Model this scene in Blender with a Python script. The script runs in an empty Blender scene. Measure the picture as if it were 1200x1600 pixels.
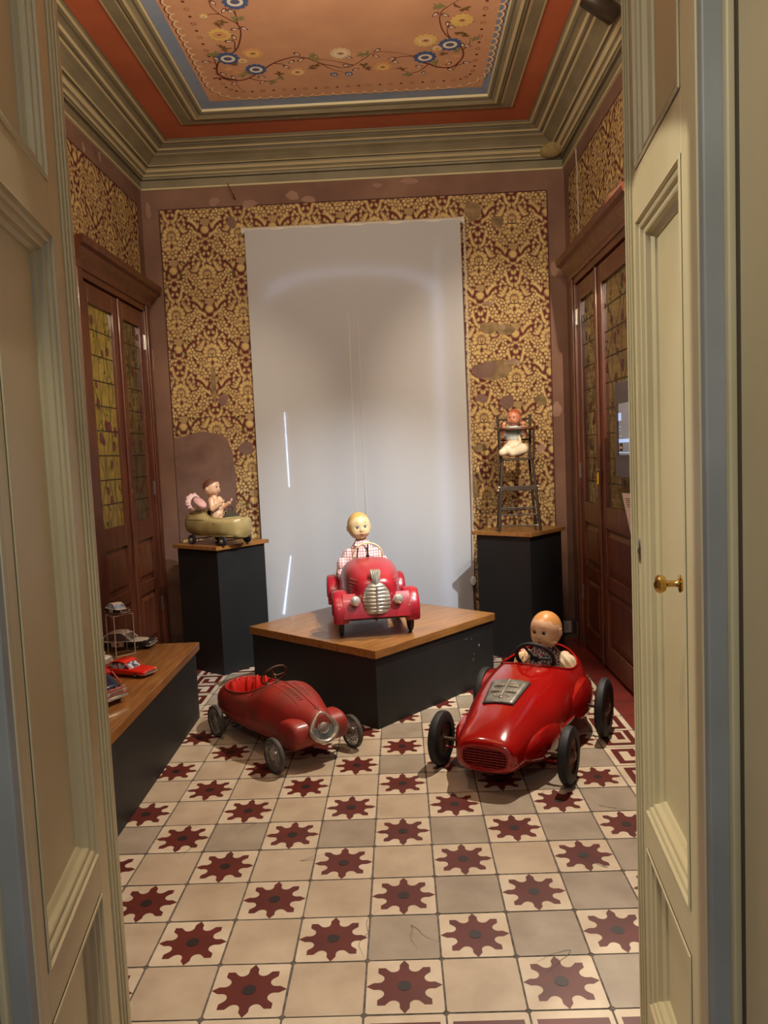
import bpy, bmesh, math, random
import numpy as np
from mathutils import Vector, Matrix
random.seed(7)
PI = math.pi
C = bpy.context.scene.collection
SC = bpy.context.scene

# ------------------------------------------------------------------ camera
CAM_R = ((0.99884407, 0.01960396, -0.04388863), (0.04224195, 0.07771341, 0.99608044), (0.02293786, -0.99678298, 0.07679547))
CAM_P = Vector((0.04344174, -1.85761621, 1.36154208))
FPX = 1194.30362
cam_d = bpy.data.cameras.new('camera')
cam = bpy.data.objects.new('camera', cam_d)
C.objects.link(cam)
cm = Matrix(CAM_R).transposed().to_4x4()
cm.translation = CAM_P
cam.matrix_world = cm
cam_d.sensor_fit = 'VERTICAL'
cam_d.sensor_height = 36.0
cam_d.lens = FPX / 1600 * 36.0
cam_d.clip_start = 0.02
SC.camera = cam

# ------------------------------------------------------------------ light
SC.view_settings.view_transform = 'Standard'
SC.view_settings.look = 'None'
SC.view_settings.gamma = 1
SC.view_settings.use_curve_mapping = False
SC.view_settings.exposure = 0.7
world = bpy.data.worlds.new('world')
SC.world = world
world.use_nodes = True
world.node_tree.nodes['Background'].inputs[0].default_value = (0.36, 0.50, 0.66, 1)
world.node_tree.nodes['Background'].inputs[1].default_value = 0.36


def spot(name, loc, target, power, color, size=55, blend=0.5, radius=0.03):
    d = bpy.data.lights.new(name, 'SPOT')
    d.energy = power
    d.color = color
    d.spot_size = math.radians(size)
    d.spot_blend = blend
    d.shadow_soft_size = radius
    o = bpy.data.objects.new(name, d)
    C.objects.link(o)
    o.location = loc
    o.rotation_euler = (Vector(target) - Vector(loc)).to_track_quat('-Z', 'Y').to_euler()
    return o


def area(name, loc, target, power, color, sx, sy):
    d = bpy.data.lights.new(name, 'AREA')
    d.energy = power
    d.color = color
    d.shape = 'RECTANGLE'
    d.size = sx
    d.size_y = sy
    o = bpy.data.objects.new(name, d)
    C.objects.link(o)
    o.location = loc
    o.rotation_euler = (Vector(target) - Vector(loc)).to_track_quat('-Z', 'Y').to_euler()
    return o


WARM = (1.0, 0.83, 0.62)
NEUT = (1.0, 0.92, 0.78)
spot('spot_platform', (1.13, 0.90, 3.08), (-0.15, 2.85, 0.75), 400, (0.88, 0.95, 1.0), 46, 1.0, 0.012)
spot('spot_floor_right', (1.08, 2.10, 3.12), (0.2, 1.3, 0.0), 235, (1.0, .88, .72), 66, 0.7, 0.012)
spot('spot_floor_left', (-0.75, 1.5, 3.2), (-0.5, 0.6, 0.0), 20, (1.0, .88, .72), 80, 0.8, 0.03)
spot('spot_wall_right', (1.10, 0.5, 2.95), (0.85, 3.4, 1.7), 170, WARM, 40, 0.8, 0.012)
spot('spot_wall_left', (-0.1, 1.0, 3.05), (-1.25, 3.2, 1.5), 90, WARM, 46, 0.8, 0.012)
spot('added_leaf_spot', (-1.45, 0.12, 3.1), (0.52, -0.38, 1.05), 120, NEUT, 31, 0.08, 0.01)  # added spot without a known fixture, makes the lit patch on the right leaf
area('uplight_over_door', (-0.2, 0.1, 2.75), (-0.1, 1.75, 3.5), 39, WARM, 1.6, 0.15)
area('hall_lamp', (-0.2, -2.3, 2.9), (0.0, -1.2, 1.0), 9, (1.0, 0.86, 0.66), 0.4, 0.4)
spot('hall_ceiling_lamp', (-0.2, -1.25, 3.5), (-0.1, -0.6, 0.0), 50, NEUT, 60, 0.6, 0.02)

# ------------------------------------------------------------------ helpers
def lin(c):
    return tuple(((v / 255) / 12.92 if v / 255 <= 0.04045 else ((v / 255 + 0.055) / 1.055) ** 2.4) for v in c)


def mat(name, rgb, rough=0.5, metal=0.0, rgb2=None, scale=6.0, stretch=(1, 1, 1), bump=0.0, bscale=40.0, coat=0.0, spec=0.5, detail=4.0, lo=0.35, hi=0.65, trans=0.0, emis=None, estr=0.0):
    m = bpy.data.materials.new(name)
    m.use_nodes = True
    nt = m.node_tree
    b = nt.nodes['Principled BSDF']
    b.inputs['Base Color'].default_value = (*lin(rgb), 1)
    b.inputs['Roughness'].default_value = rough
    b.inputs['Metallic'].default_value = metal
    b.inputs['Coat Weight'].default_value = coat
    b.inputs['Coat Roughness'].default_value = 0.08
    b.inputs['Specular IOR Level'].default_value = spec
    b.inputs['Transmission Weight'].default_value = trans
    if emis:
        b.inputs['Emission Color'].default_value = (*lin(emis), 1)
        b.inputs['Emission Strength'].default_value = estr
    tc = nt.nodes.new('ShaderNodeTexCoord')
    mp = nt.nodes.new('ShaderNodeMapping')
    mp.inputs['Scale'].default_value = stretch
    nt.links.new(tc.outputs['Object'], mp.inputs[0])
    if rgb2:
        n = nt.nodes.new('ShaderNodeTexNoise')
        n.inputs['Scale'].default_value = scale
        n.inputs['Detail'].default_value = detail
        nt.links.new(mp.outputs[0], n.inputs['Vector'])
        r = nt.nodes.new('ShaderNodeValToRGB')
        r.color_ramp.elements[0].position = lo
        r.color_ramp.elements[1].position = hi
        r.color_ramp.elements[0].color = (*lin(rgb), 1)
        r.color_ramp.elements[1].color = (*lin(rgb2), 1)
        nt.links.new(n.outputs[0], r.inputs[0])
        nt.links.new(r.outputs[0], b.inputs['Base Color'])
    if bump:
        n2 = nt.nodes.new('ShaderNodeTexNoise')
        n2.inputs['Scale'].default_value = bscale
        n2.inputs['Detail'].default_value = 3
        nt.links.new(mp.outputs[0], n2.inputs['Vector'])
        bp = nt.nodes.new('ShaderNodeBump')
        bp.inputs['Strength'].default_value = bump
        bp.inputs['Distance'].default_value = 0.004
        nt.links.new(n2.outputs[0], bp.inputs['Height'])
        nt.links.new(bp.outputs[0], b.inputs['Normal'])
    return m


class MB:
    def __init__(s):
        s.v = []; s.f = []; s.m = []

    def add(s, vs, fs, mi=0):
        o = len(s.v)
        s.v.extend([tuple(v) for v in vs])
        for f in fs:
            s.f.append(tuple(i + o for i in f)); s.m.append(mi)

    def box(s, x0, x1, y0, y1, z0, z1, mi=0, M=None):
        vs = [Vector((x, y, z)) for x in (x0, x1) for y in (y0, y1) for z in (z0, z1)]
        if M: vs = [M @ v for v in vs]
        s.add(vs, [(0, 1, 3, 2), (4, 6, 7, 5), (0, 4, 5, 1), (2, 3, 7, 6), (0, 2, 6, 4), (1, 5, 7, 3)], mi)

    def ring_loft(s, rings, mi=0, cap=True, closed=False):
        n = len(rings[0]); o = len(s.v)
        for r in rings: s.v.extend([tuple(p) for p in r])
        k = len(rings)
        for i in range(k if closed else k - 1):
            a = o + i * n; b = o + ((i + 1) % k) * n
            for j in range(n):
                j2 = (j + 1) % n
                s.f.append((a + j, a + j2, b + j2, b + j)); s.m.append(mi)
        if cap and not closed:
            s.f.append(tuple(o + j for j in range(n))[::-1]); s.m.append(mi)
            s.f.append(tuple(o + (k - 1) * n + j for j in range(n))); s.m.append(mi)

    def tube(s, pts, r, n=10, mi=0, closed=False, cap=True):
        pts = [Vector(p) for p in pts]
        k = len(pts)
        rs = r if isinstance(r, (list, tuple)) else [r] * k
        rings = []
        up = None
        for i, p in enumerate(pts):
            if closed: t = pts[(i + 1) % k] - pts[i - 1]
            else: t = pts[min(i + 1, k - 1)] - pts[max(i - 1, 0)]
            if t.length < 1e-9: t = Vector((0, 0, 1))
            t.normalize()
            if up is None:
                up = Vector((0, 0, 1)) if abs(t.z) < 0.9 else Vector((1, 0, 0))
            a = up - t * up.dot(t)
            if a.length < 1e-6: a = t.orthogonal()
            a.normalize(); up = a
            b = t.cross(a)
            rings.append([p + (a * math.cos(2 * PI * j / n) + b * math.sin(2 * PI * j / n)) * rs[i] for j in range(n)])
        s.ring_loft(rings, mi, cap, closed)

    def lathe(s, prof, n=24, mi=0, M=None, cap=True):
        # prof: (radius, height) along local z
        rings = []
        for r, h in prof:
            ring = [Vector((r * math.cos(2 * PI * j / n), r * math.sin(2 * PI * j / n), h)) for j in range(n)]
            if M: ring = [M @ v for v in ring]
            rings.append(ring)
        s.ring_loft(rings, mi, cap)

    def ell(s, c, rx, ry, rz, n=16, mi=0, M=None):
        rings = []
        for i in range(1, n // 2 + 1):
            a = PI * i / (n // 2 + 1)
            ring = [Vector((rx * math.sin(a) * math.cos(2 * PI * j / n), ry * math.sin(a) * math.sin(2 * PI * j / n), rz * math.cos(a))) for j in range(n)]
            if M: ring = [M @ v for v in ring]
            rings.append([v + Vector(c) for v in ring])
        rings = rings[::-1]
        s.ring_loft(rings, mi, True)

    def torus(s, R, r, M=None, n=32, k=10, mi=0, a0=0, a1=2 * PI):
        full = abs(a1 - a0 - 2 * PI) < 1e-6
        pts = [Vector((R * math.cos(a0 + (a1 - a0) * i / n), R * math.sin(a0 + (a1 - a0) * i / n), 0)) for i in range(n if full else n + 1)]
        if M: pts = [M @ p for p in pts]
        s.tube(pts, r, k, mi, closed=full)

    def prism(s, poly, z0, z1, mi=0, M=None):
        n = len(poly)
        vs = [Vector((p[0], p[1], z0)) for p in poly] + [Vector((p[0], p[1], z1)) for p in poly]
        if M: vs = [M @ v for v in vs]
        s.add(vs, [tuple(range(n))[::-1], tuple(range(n, 2 * n))] + [(i, (i + 1) % n, n + (i + 1) % n, n + i) for i in range(n)], mi)

    def cap(s, a, b, ra, rb, n=14, mi=0):
        # tapered limb with round ends
        a = Vector(a); b = Vector(b); t = (b - a)
        L = t.length; t.normalize()
        pts = []; rs = []
        for k in range(5):
            g = PI / 2 * (1 - k / 4) * 0.97; pts.append(a - t * ra * math.sin(g)); rs.append(ra * math.cos(g))
        for k in range(5):
            g = PI / 2 * (k / 4) * 0.97; pts.append(b + t * rb * math.sin(g)); rs.append(rb * math.cos(g))
        s.tube(pts, rs, n, mi)

    def build(s, name, mats, parent=None, smooth=True, angle=40, bevel=0.0, seg=2, sub=0):
        me = bpy.data.meshes.new(name)
        me.from_pydata(s.v, [], s.f)
        if not isinstance(mats, (list, tuple)): mats = [mats]
        for m in mats: me.materials.append(m)
        me.polygons.foreach_set('material_index', s.m)
        if smooth:
            me.polygons.foreach_set('use_smooth', [True] * len(me.polygons))
            me.set_sharp_from_angle(angle=math.radians(angle))
        me.update()
        o = bpy.data.objects.new(name, me)
        C.objects.link(o)
        if parent: o.parent = parent
        if bevel:
            b = o.modifiers.new('bevel', 'BEVEL'); b.width = bevel; b.segments = seg; b.limit_method = 'ANGLE'; b.angle_limit = math.radians(50)
        if sub:
            b = o.modifiers.new('sub', 'SUBSURF'); b.levels = sub; b.render_levels = sub
        return o


def remesh(o, vox, it=4, f=0.6):
    m = o.modifiers.new('r', 'REMESH'); m.mode = 'VOXEL'; m.voxel_size = vox; m.use_smooth_shade = True
    m = o.modifiers.new('s', 'SMOOTH'); m.iterations = it; m.factor = f
    bake(o)
    for p in o.data.polygons: p.use_smooth = True
    return o


def bake(o):
    bpy.context.view_layer.update()
    dg = bpy.context.evaluated_depsgraph_get()
    me = bpy.data.meshes.new_from_object(o.evaluated_get(dg))
    o.modifiers.clear()
    o.data = me
    return o


def cut(o, cutters):
    par = o.parent
    o.parent = None
    for c in cutters:
        m = o.modifiers.new('b', 'BOOLEAN'); m.operation = 'DIFFERENCE'; m.object = c; m.solver = 'EXACT'
        try: m.material_mode = 'TRANSFER'
        except Exception: pass
    bake(o)
    for c in cutters: bpy.data.objects.remove(c)
    o.parent = par
    o.data.set_sharp_from_angle(angle=math.radians(38))
    return o


def tag(o, label=None, cat=None, group=None, kind=None):
    if label: o['label'] = label
    if cat: o['category'] = cat
    if group: o['group'] = group
    if kind: o['kind'] = kind
    return o


def empty(name, loc, rz=0.0):
    o = bpy.data.objects.new(name, None)
    C.objects.link(o)
    o.location = loc
    o.rotation_euler = (0, 0, rz)
    o.empty_display_size = 0.05
    return o


def T(x, y, z): return Matrix.Translation((x, y, z))
def RX(a): return Matrix.Rotation(a, 4, 'X')
def RY(a): return Matrix.Rotation(a, 4, 'Y')
def RZ(a): return Matrix.Rotation(a, 4, 'Z')


def at(px, py, axis, val):
    # point on an axis-aligned plane measured from the photograph
    d = Vector(((px - 600) / FPX, -(py - 800) / FPX, -1.0))
    d = Matrix(CAM_R).transposed() @ d
    t = (val - CAM_P[axis]) / d[axis]
    return CAM_P + d * t


def catmull(P, k):
    # smooth curve through points, k samples per span
    P = [Vector(p) for p in P]
    out = []
    for i in range(len(P) - 1):
        p0 = P[max(i - 1, 0)]; p1 = P[i]; p2 = P[i + 1]; p3 = P[min(i + 2, len(P) - 1)]
        for j in range(k):
            t = j / k
            out.append(0.5 * ((2 * p1) + (p2 - p0) * t + (2 * p0 - 5 * p1 + 4 * p2 - p3) * t * t + (3 * p1 - p0 - 3 * p2 + p3) * t ** 3))
    out.append(P[-1])
    return out


XL, XR, YB, YF, ZC = -1.70, 1.27, 3.65, -0.66, 3.5
# ------------------------------------------------------------------ materials
M_WALL = mat('mauve_plaster', (134, 102, 86), 0.85, rgb2=(112, 82, 70), scale=3.0, bump=0.25, bscale=18, lo=0.3, hi=0.7, spec=0.2)
M_MAROON = mat('maroon_ground', (94, 42, 35), 0.8, spec=0.2)
M_TAUPE = mat('taupe_print', (140, 112, 82), 0.8, spec=0.2)
M_GOLD = mat('gold_print', (206, 176, 116), 0.75, rgb2=(188, 156, 98), scale=9, spec=0.25)
M_LINE = mat('dark_line_paint', (70, 34, 28), 0.8)
M_PATCH = mat('bare_plaster_patch', (128, 98, 86), 0.9, rgb2=(104, 78, 68), scale=7, lo=0.3, hi=0.7)
M_PATCH2 = mat('pale_plaster_patch', (172, 142, 122), 0.9, rgb2=(140, 116, 92), scale=12)
M_STAIN = mat('stained_print', (150, 122, 86), 0.9, rgb2=(110, 92, 62), scale=14)
M_WHITEPL = mat('white_filler', (214, 204, 192), 0.8, rgb2=(180, 160, 150), scale=30)
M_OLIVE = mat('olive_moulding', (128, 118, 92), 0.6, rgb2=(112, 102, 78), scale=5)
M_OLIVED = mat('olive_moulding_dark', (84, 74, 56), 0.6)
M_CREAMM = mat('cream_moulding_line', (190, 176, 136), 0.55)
M_RED = mat('orange_red_band', (170, 88, 52), 0.7, rgb2=(156, 78, 46), scale=3)
M_BLUE = mat('blue_band', (118, 136, 162), 0.7, rgb2=(132, 142, 158), scale=9)
M_PINK = mat('pink_ceiling_field', (204, 154, 116), 0.8, rgb2=(190, 140, 106), scale=4, lo=0.3, hi=0.7)
M_VINE = mat('brown_vine_paint', (110, 46, 28), 0.8)
M_SCAL = mat('scallop_cream_paint', (226, 196, 150), 0.8)
M_FBLUE = mat('flower_blue_paint', (70, 92, 140), 0.8)
M_FWHITE = mat('flower_white_paint', (224, 216, 196), 0.8)
M_FYEL = mat('flower_yellow_paint', (222, 190, 110), 0.8)
M_FPEACH = mat('flower_peach_paint', (216, 160, 106), 0.8)
M_LEAFG = mat('leaf_green_paint', (134, 132, 82), 0.8)
M_LEAFB = mat('leaf_brown_paint', (122, 86, 44), 0.8)
M_GROUT = mat('grout', (112, 102, 92), 0.9, rgb2=(78, 70, 62), scale=40)
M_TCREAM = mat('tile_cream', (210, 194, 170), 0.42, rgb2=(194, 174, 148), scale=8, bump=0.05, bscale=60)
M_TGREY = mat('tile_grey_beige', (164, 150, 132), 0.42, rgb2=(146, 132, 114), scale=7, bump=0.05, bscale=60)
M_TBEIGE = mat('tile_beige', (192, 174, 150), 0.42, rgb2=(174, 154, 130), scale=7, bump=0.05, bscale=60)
M_TRED = mat('tile_maroon', (98, 36, 28), 0.4, rgb2=(86, 32, 26), scale=9)
M_TPLAIN = mat('tile_plain_red', (116, 42, 34), 0.42, rgb2=(100, 36, 30), scale=6)
M_TDARK = mat('tile_centre_dark', (34, 25, 23), 0.45)
M_BLACK = mat('black_plinth_paint', (27, 27, 27), 0.55, rgb2=(22, 22, 22), scale=5, bump=0.05)
M_SCUFF = mat('scuff_grey', (120, 116, 110), 0.7)
M_PWOOD = mat('plinth_wood', (160, 110, 58), 0.32, rgb2=(118, 76, 36), scale=5, stretch=(1, 9, 9), detail=6, lo=0.3, hi=0.7, coat=0.25, bump=0.05)
M_DWOOD = mat('mahogany', (108, 58, 36), 0.4, rgb2=(74, 36, 24), scale=5, stretch=(6, 6, 0.7), detail=5, lo=0.3, hi=0.7, coat=0.2)
M_STEEL = mat('steel', (170, 165, 158), 0.3, 1.0)
M_CHROME = mat('worn_chrome', (204, 198, 182), 0.26, 0.65, rgb2=(160, 154, 140), scale=20)
M_BRASS = mat('brass', (206, 170, 96), 0.2, 1.0)
M_CREAMP = mat('cream_door_paint', (196, 184, 146), 0.45, rgb2=(188, 175, 136), scale=3, bump=0.08, bscale=30)
M_COOLLIT = mat('cool_lit_frame_grey', (150, 152, 150), 0.5, rgb2=(136, 138, 134), scale=4)  # frame strip facing the hall, cool daylight put into its colour

# ------------------------------------------------------------------ painted decoration
class Decal(MB):
    """flat painted shapes on a surface, a hair apart in layers"""
    def frame(s, O, U, V, N, step=0.0009):
        s.O = Vector(O); s.U = Vector(U); s.V = Vector(V); s.N = Vector(N); s.step = step
        return s

    def P(s, u, v, layer):
        return s.O + s.U * u + s.V * v + s.N * (layer * s.step)

    def poly(s, pts, layer, mi):
        n = len(pts)
        s.cnt = getattr(s, 'cnt', 0) + 1
        layer = layer + (s.cnt % 7) / 7 * 0.9
        s.add([s.P(p[0], p[1], layer) for p in pts], [tuple(range(n))], mi)

    def ellipse(s, u, v, a, b, rot, layer, mi, n=8, tip=0.0):
        pts = []
        for i in range(n):
            t = 2 * PI * i / n
            x = a * math.cos(t); y = b * math.sin(t) * (1 - tip * math.cos(t))
            pts.append((u + x * math.cos(rot) - y * math.sin(rot), v + x * math.sin(rot) + y * math.cos(rot)))
        s.poly(pts, layer, mi)

    def strip(s, pts, w, layer, mi, taper=False):
        k = len(pts); L = []; R = []
        for i in range(k):
            a = pts[max(i - 1, 0)]; b = pts[min(i + 1, k - 1)]
            dx, dy = b[0] - a[0], b[1] - a[1]; l = math.hypot(dx, dy) or 1
            ww = w * 0.5 * (1 - (i / (k - 1)) * 0.8 if taper else 1)
            nx, ny = -dy / l * ww, dx / l * ww
            L.append((pts[i][0] + nx, pts[i][1] + ny)); R.append((pts[i][0] - nx, pts[i][1] - ny))
        for i in range(k - 1):
            s.poly([L[i], L[i + 1], R[i + 1], R[i]], layer, mi)


# one repeat of the wallpaper: list of (u, v, a, b, rot, tip) gold shapes
def motif():
    rnd = random.Random(3)
    g = []
    def both(u, v, a, b, r, tip=0.3):
        g.append((u, v, a, b, r, tip))
        if abs(u) > 1e-4: g.append((-u, v, a, b, PI - r, tip))
    # crowned flower head
    for k in range(9):
        a = math.radians(-20 + k * 27.5)
        g.append((0.047 * math.cos(a), 0.06 + 0.05 * math.sin(a), 0.0165, 0.0125, a, -0.3))
    both(0.019, 0.012, 0.02, 0.013, math.radians(150))
    for du in (-0.014, 0, 0.014): g.append((du, 0.066, 0.014, 0.0045, math.radians(90 + du * 1500), 0.4))
    # fans under the head
    for k in range(4): both(0.022 + 0.012 * k, -0.02 - 0.004 * k, 0.017, 0.006, math.radians(115 - k * 24), 0.4)
    def rosette(u, v, r, n=7):
        for k in range(n):
            a = 2 * PI * k / n + 0.3
            both(u + r * 0.8 * math.cos(a), v + r * 0.8 * math.sin(a), r * 0.34, r * 0.27, a, -0.3) if abs(u) > 1e-4 else g.append((r * 0.8 * math.cos(a), v + r * 0.8 * math.sin(a), r * 0.34, r * 0.27, a, -0.3))
        for k in range(3):
            a = math.radians(60 + k * 30)
            both(u + r * 0.25 * math.cos(a) * (1 if u else 0.0001 + k - 1), v + r * 0.2 * math.sin(a) - r * 0.1, r * 0.22, r * 0.09, a, 0.3)
    rosette(0.0, -0.062, 0.036)
    rosette(0.083, 0.012, 0.031)
    rosette(0.083, -0.085, 0.034)
    rosette(0.155, -0.03, 0.034)
    rosette(0.15, 0.065, 0.028)
    # lattice cone and sun disc
    for r in range(4):
        for c in range(-2, 3):
            if abs(c) + r < 5: g.append((c * 0.012 + (r % 2) * 0.006, -0.116 - r * 0.011, 0.0048, 0.0036, 0.5, 0))
    g.append((0, -0.182, 0.023, 0.022, 0, 0))
    for k in range(10):
        a = 2 * PI * k / 10
        g.append((0.022 * math.cos(a), -0.182 + 0.021 * math.sin(a), 0.006, 0.006, a, 0))
    # leaf fans beside the sun and above the head
    for k in range(5):
        both(0.05 + 0.013 * k, -0.155 + 0.010 * k, 0.022, 0.0065, math.radians(105 - k * 26), 0.4)
        both(0.034 + 0.011 * k, -0.222 + 0.006 * k, 0.018, 0.006, math.radians(75 - k * 22), 0.4)
        both(0.055 + 0.010 * k, 0.135 - 0.012 * k, 0.021, 0.0065, math.radians(110 - k * 24), 0.4)
        both(0.20 - 0.004 * k, -0.09 + 0.018 * k, 0.017, 0.006, math.radians(140 - k * 16), 0.4)
    for k in range(3): both(0.012 + 0.012 * k, 0.155 + 0.008 * k, 0.016, 0.006, math.radians(100 - k * 26), 0.4)
    # small filling leaves wherever the ground would still show widely
    tries = 0
    pts = [(q[0], q[1], q[2]) for q in g]
    A, B = 0.48, 0.55
    allp = pts + [(p[0] + sx * A / 2, p[1] + sy * B / 2, p[2]) for p in pts for sx in (-1, 1) for sy in (-1, 1)]
    while tries < 1500:
        tries += 1
        u = rnd.uniform(0.008, 0.22); v = rnd.uniform(-0.275, 0.275)
        if abs(u) / 0.26 + abs(v) / 0.30 > 1: continue
        if 0.02 < u < 0.075 and 0.03 < v < 0.12: continue
        if min((u - p[0]) ** 2 + (v - p[1]) ** 2 - (p[2] * 0.9 + 0.010) ** 2 for p in allp) < 0: continue
        q = (u, v, rnd.uniform(0.010, 0.016), rnd.uniform(0.0045, 0.007), rnd.uniform(0.4, 2.4), 0.4)
        both(*q)
        for su in (1, -1):
            allp.append((su * u, v, q[2]))
            allp += [(su * u + sx * A / 2, v + sy * B / 2, q[2]) for sx in (-1, 1) for sy in (-1, 1)]
    return g


MOTIF = motif()


def wallpaper(d, u0, u1, v0, v1, uo, vo, skip=None, mi=(1, 2, 3), edge=4, sides='bRtl'):
    """maroon ground, taupe print, gold print inside a rectangle"""
    A, B = 0.48, 0.55
    d.poly([(u0, v0), (u1, v0), (u1, v1), (u0, v1)], 1, mi[0])
    tmp = Decal().frame(d.O, d.U, d.V, d.N, d.step)
    i0 = int((u0 - uo) / (A / 2)) - 2; i1 = int((u1 - uo) / (A / 2)) + 2
    j0 = int((v0 - vo) / (B / 2)) - 2; j1 = int((v1 - vo) / (B / 2)) + 2
    for i in range(i0, i1 + 1):
        for j in range(j0, j1 + 1):
            if (i + j) % 2: continue
            cu = uo + i * A / 2; cv = vo + j * B / 2
            for (u, v, a, b, r, tip) in MOTIF:
                uu = cu + u; vv = cv + v
                if uu < u0 - 0.03 or uu > u1 + 0.03 or vv < v0 - 0.03 or vv > v1 + 0.03: continue
                if skip and skip(uu, vv): continue
                tmp.ellipse(uu, vv, a * 1.1 + 0.0050, b * 1.1 + 0.0062, r, 2, mi[1], 8)
                tmp.ellipse(uu, vv, a * .95, b * .92, r, 3, mi[2], 8, tip)
    bm = bmesh.new()
    me = bpy.data.meshes.new('t')
    me.from_pydata(tmp.v, [], tmp.f)
    me.polygons.foreach_set('material_index', tmp.m)
    bm.from_mesh(me)
    for co, no in ((d.P(u0, 0, 0), -d.U), (d.P(u1, 0, 0), d.U), (d.P(0, v0, 0), -d.V), (d.P(0, v1, 0), d.V)):
        bmesh.ops.bisect_plane(bm, geom=bm.verts[:] + bm.edges[:] + bm.faces[:], plane_co=co, plane_no=no, clear_outer=True)
    bm.verts.index_update()
    o = len(d.v)
    for v in bm.verts: d.v.append(tuple(v.co))
    for f in bm.faces:
        d.f.append(tuple(v.index + o for v in f.verts)); d.m.append(f.material_index)
    bm.free(); bpy.data.meshes.remove(me)
    w = 0.008
    for k, (a, b) in zip('bRtl', (((u0, v0), (u1, v0)), ((u1, v0), (u1, v1)), ((u1, v1), (u0, v1)), ((u0, v1), (u0, v0)))):
        if k in sides: d.strip([a, b], w, 4, edge)


def blob(u, v, a, b, seed, n=26, rough=0.18):
    r = random.Random(seed); ph = [r.uniform(0, 6.28) for _ in range(4)]
    out = []
    for i in range(n):
        t = 2 * PI * i / n
        k = 1 + rough * (0.5 * math.sin(2 * t + ph[0]) + 0.4 * math.sin(3 * t + ph[1]) + 0.3 * math.sin(5 * t + ph[2]) + 0.2 * math.sin(9 * t + ph[3]))
        out.append((u + a * k * math.cos(t), v + b * k * math.sin(t)))
    return out


WM = [M_WALL, M_MAROON, M_TAUPE, M_GOLD, M_LINE, M_PATCH, M_PATCH2, M_STAIN, M_WHITEPL, mat('faded_mauve_spot', (152, 118, 100), .85, rgb2=(140, 106, 90), scale=12)]
# back wall with the window opening behind the blind
WX0, WX1, WZ1 = -0.92, 0.46, 2.78
d = Decal().frame((0, YB, 0), (1, 0, 0), (0, 0, 1), (0, -1, 0))
d.box(XL - 0.15, WX0, YB, YB + 0.2, 0, ZC + .2)
d.box(WX1, XR + 0.15, YB, YB + 0.2, 0, ZC + .2)
d.box(WX0, WX1, YB, YB + 0.2, WZ1, ZC + .2)
hid = lambda u, v: (-0.90 < u < 0.44 and v < 2.84) or v < 0.1
# left and right strips and the strip over the blind share one pattern
wallpaper(d, -1.575, -0.925, 0.12, 3.135, -1.26, 2.62, hid, sides='btl')
wallpaper(d, 0.471, 1.148, 0.12, 3.135, -1.26, 2.62, hid, sides='bRt')
wallpaper(d, -0.925, 0.471, 2.80, 3.135, -1.26, 2.62, hid, sides='t')
d.poly([(-1.0, 0.1), (-0.925, 0.1), (-0.925, 2.95), (-0.965, 2.95)], 5, 0)
d.poly([(0.46, 0.1), (0.56, 0.1), (0.545, 2.6), (0.46, 2.6)], 5, 0)
d.poly([(-1.575, 0.8), (-1.19, 0.8), (-1.155, 0.95), (-1.14, 1.25), (-1.155, 1.42), (-1.19, 1.52), (-1.25, 1.555), (-1.38, 1.575), (-1.47, 1.55), (-1.575, 1.53)], 5, 5)
for (px, py, a, b, mi, sd, L) in ((770, 578, .13, .075, 7, 1, 5), (757, 578, .09, .055, 5, 2, 6), (800, 566, .055, .022, 6, 3, 7), (765, 512, .07, .045, 7, 4, 5), (790, 515, .06, .04, 7, 9, 5), (784, 511, .027, .018, 6, 5, 7), (792, 628, .055, .045, 5, 6, 6), (752, 622, .04, .03, 5, 16, 6), (738, 330, .055, .075, 7, 7, 5), (777, 347, .04, .045, 7, 8, 5), (762, 474, .04, .012, 6, 10, 7), (845, 625, .04, .04, 7, 11, 5),
                              (362, 348, .03, .045, 5, 12, 6), (385, 700, .05, .05, 5, 13, 6), (750, 700, .05, .03, 7, 14, 5), (349, 625, .035, .04, 5, 15, 6), (740, 760, .03, .09, 7, 17, 5), (845, 700, .03, .03, 6, 18, 5), (334, 600, .02, .12, 7, 19, 5)):
    p = at(px, py, 1, YB)
    d.poly(blob(p.x, p.z, a, b, sd), L, mi)
for (px, py, a, b, sd) in ((335, 316, .035, .03, 31), (390, 319, .05, .028, 32), (457, 306, .045, .03, 33), (482, 312, .05, .022, 34), (640, 283, .06, .02, 35), (590, 290, .03, .015, 36), (866, 420, .03, .05, 37), (232, 330, .02, .05, 38), (870, 640, .03, .06, 39), (236, 560, .025, .09, 40)):
    p = at(px, py, 1, YB)
    d.poly(blob(p.x, p.z, a, b, sd), 6, 9)
tag(d.build('wall_back', WM, smooth=False), kind='structure')

# side walls with wallpaper over the cabinet doors
d = Decal().frame((XL, 0, 0), (0, 1, 0), (0, 0, 1), (1, 0, 0))
d.box(XL - 0.2, XL, YF - 0.2, YB + 0.2, 0, ZC + .2)
wallpaper(d, 1.2, 3.545, 2.45, 3.15, 3.0, 2.72)
for i, (px, py) in enumerate(((155, 245), (130, 230), (205, 385))):
    p = at(px, py, 0, XL); d.poly(blob(p.y, p.z, .02, .03, 40 + i), 2, 6)
tag(d.build('wall_left', WM, smooth=False), kind='structure')
d = Decal().frame((XR, 0, 0), (0, 1, 0), (0, 0, 1), (-1, 0, 0))
d.box(XR, XR + 0.2, YF - 0.2, YB + 0.2, 0, ZC + .2)
wallpaper(d, 0.8, 3.50, 2.40, 3.17, 3.0, 2.72)
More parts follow.
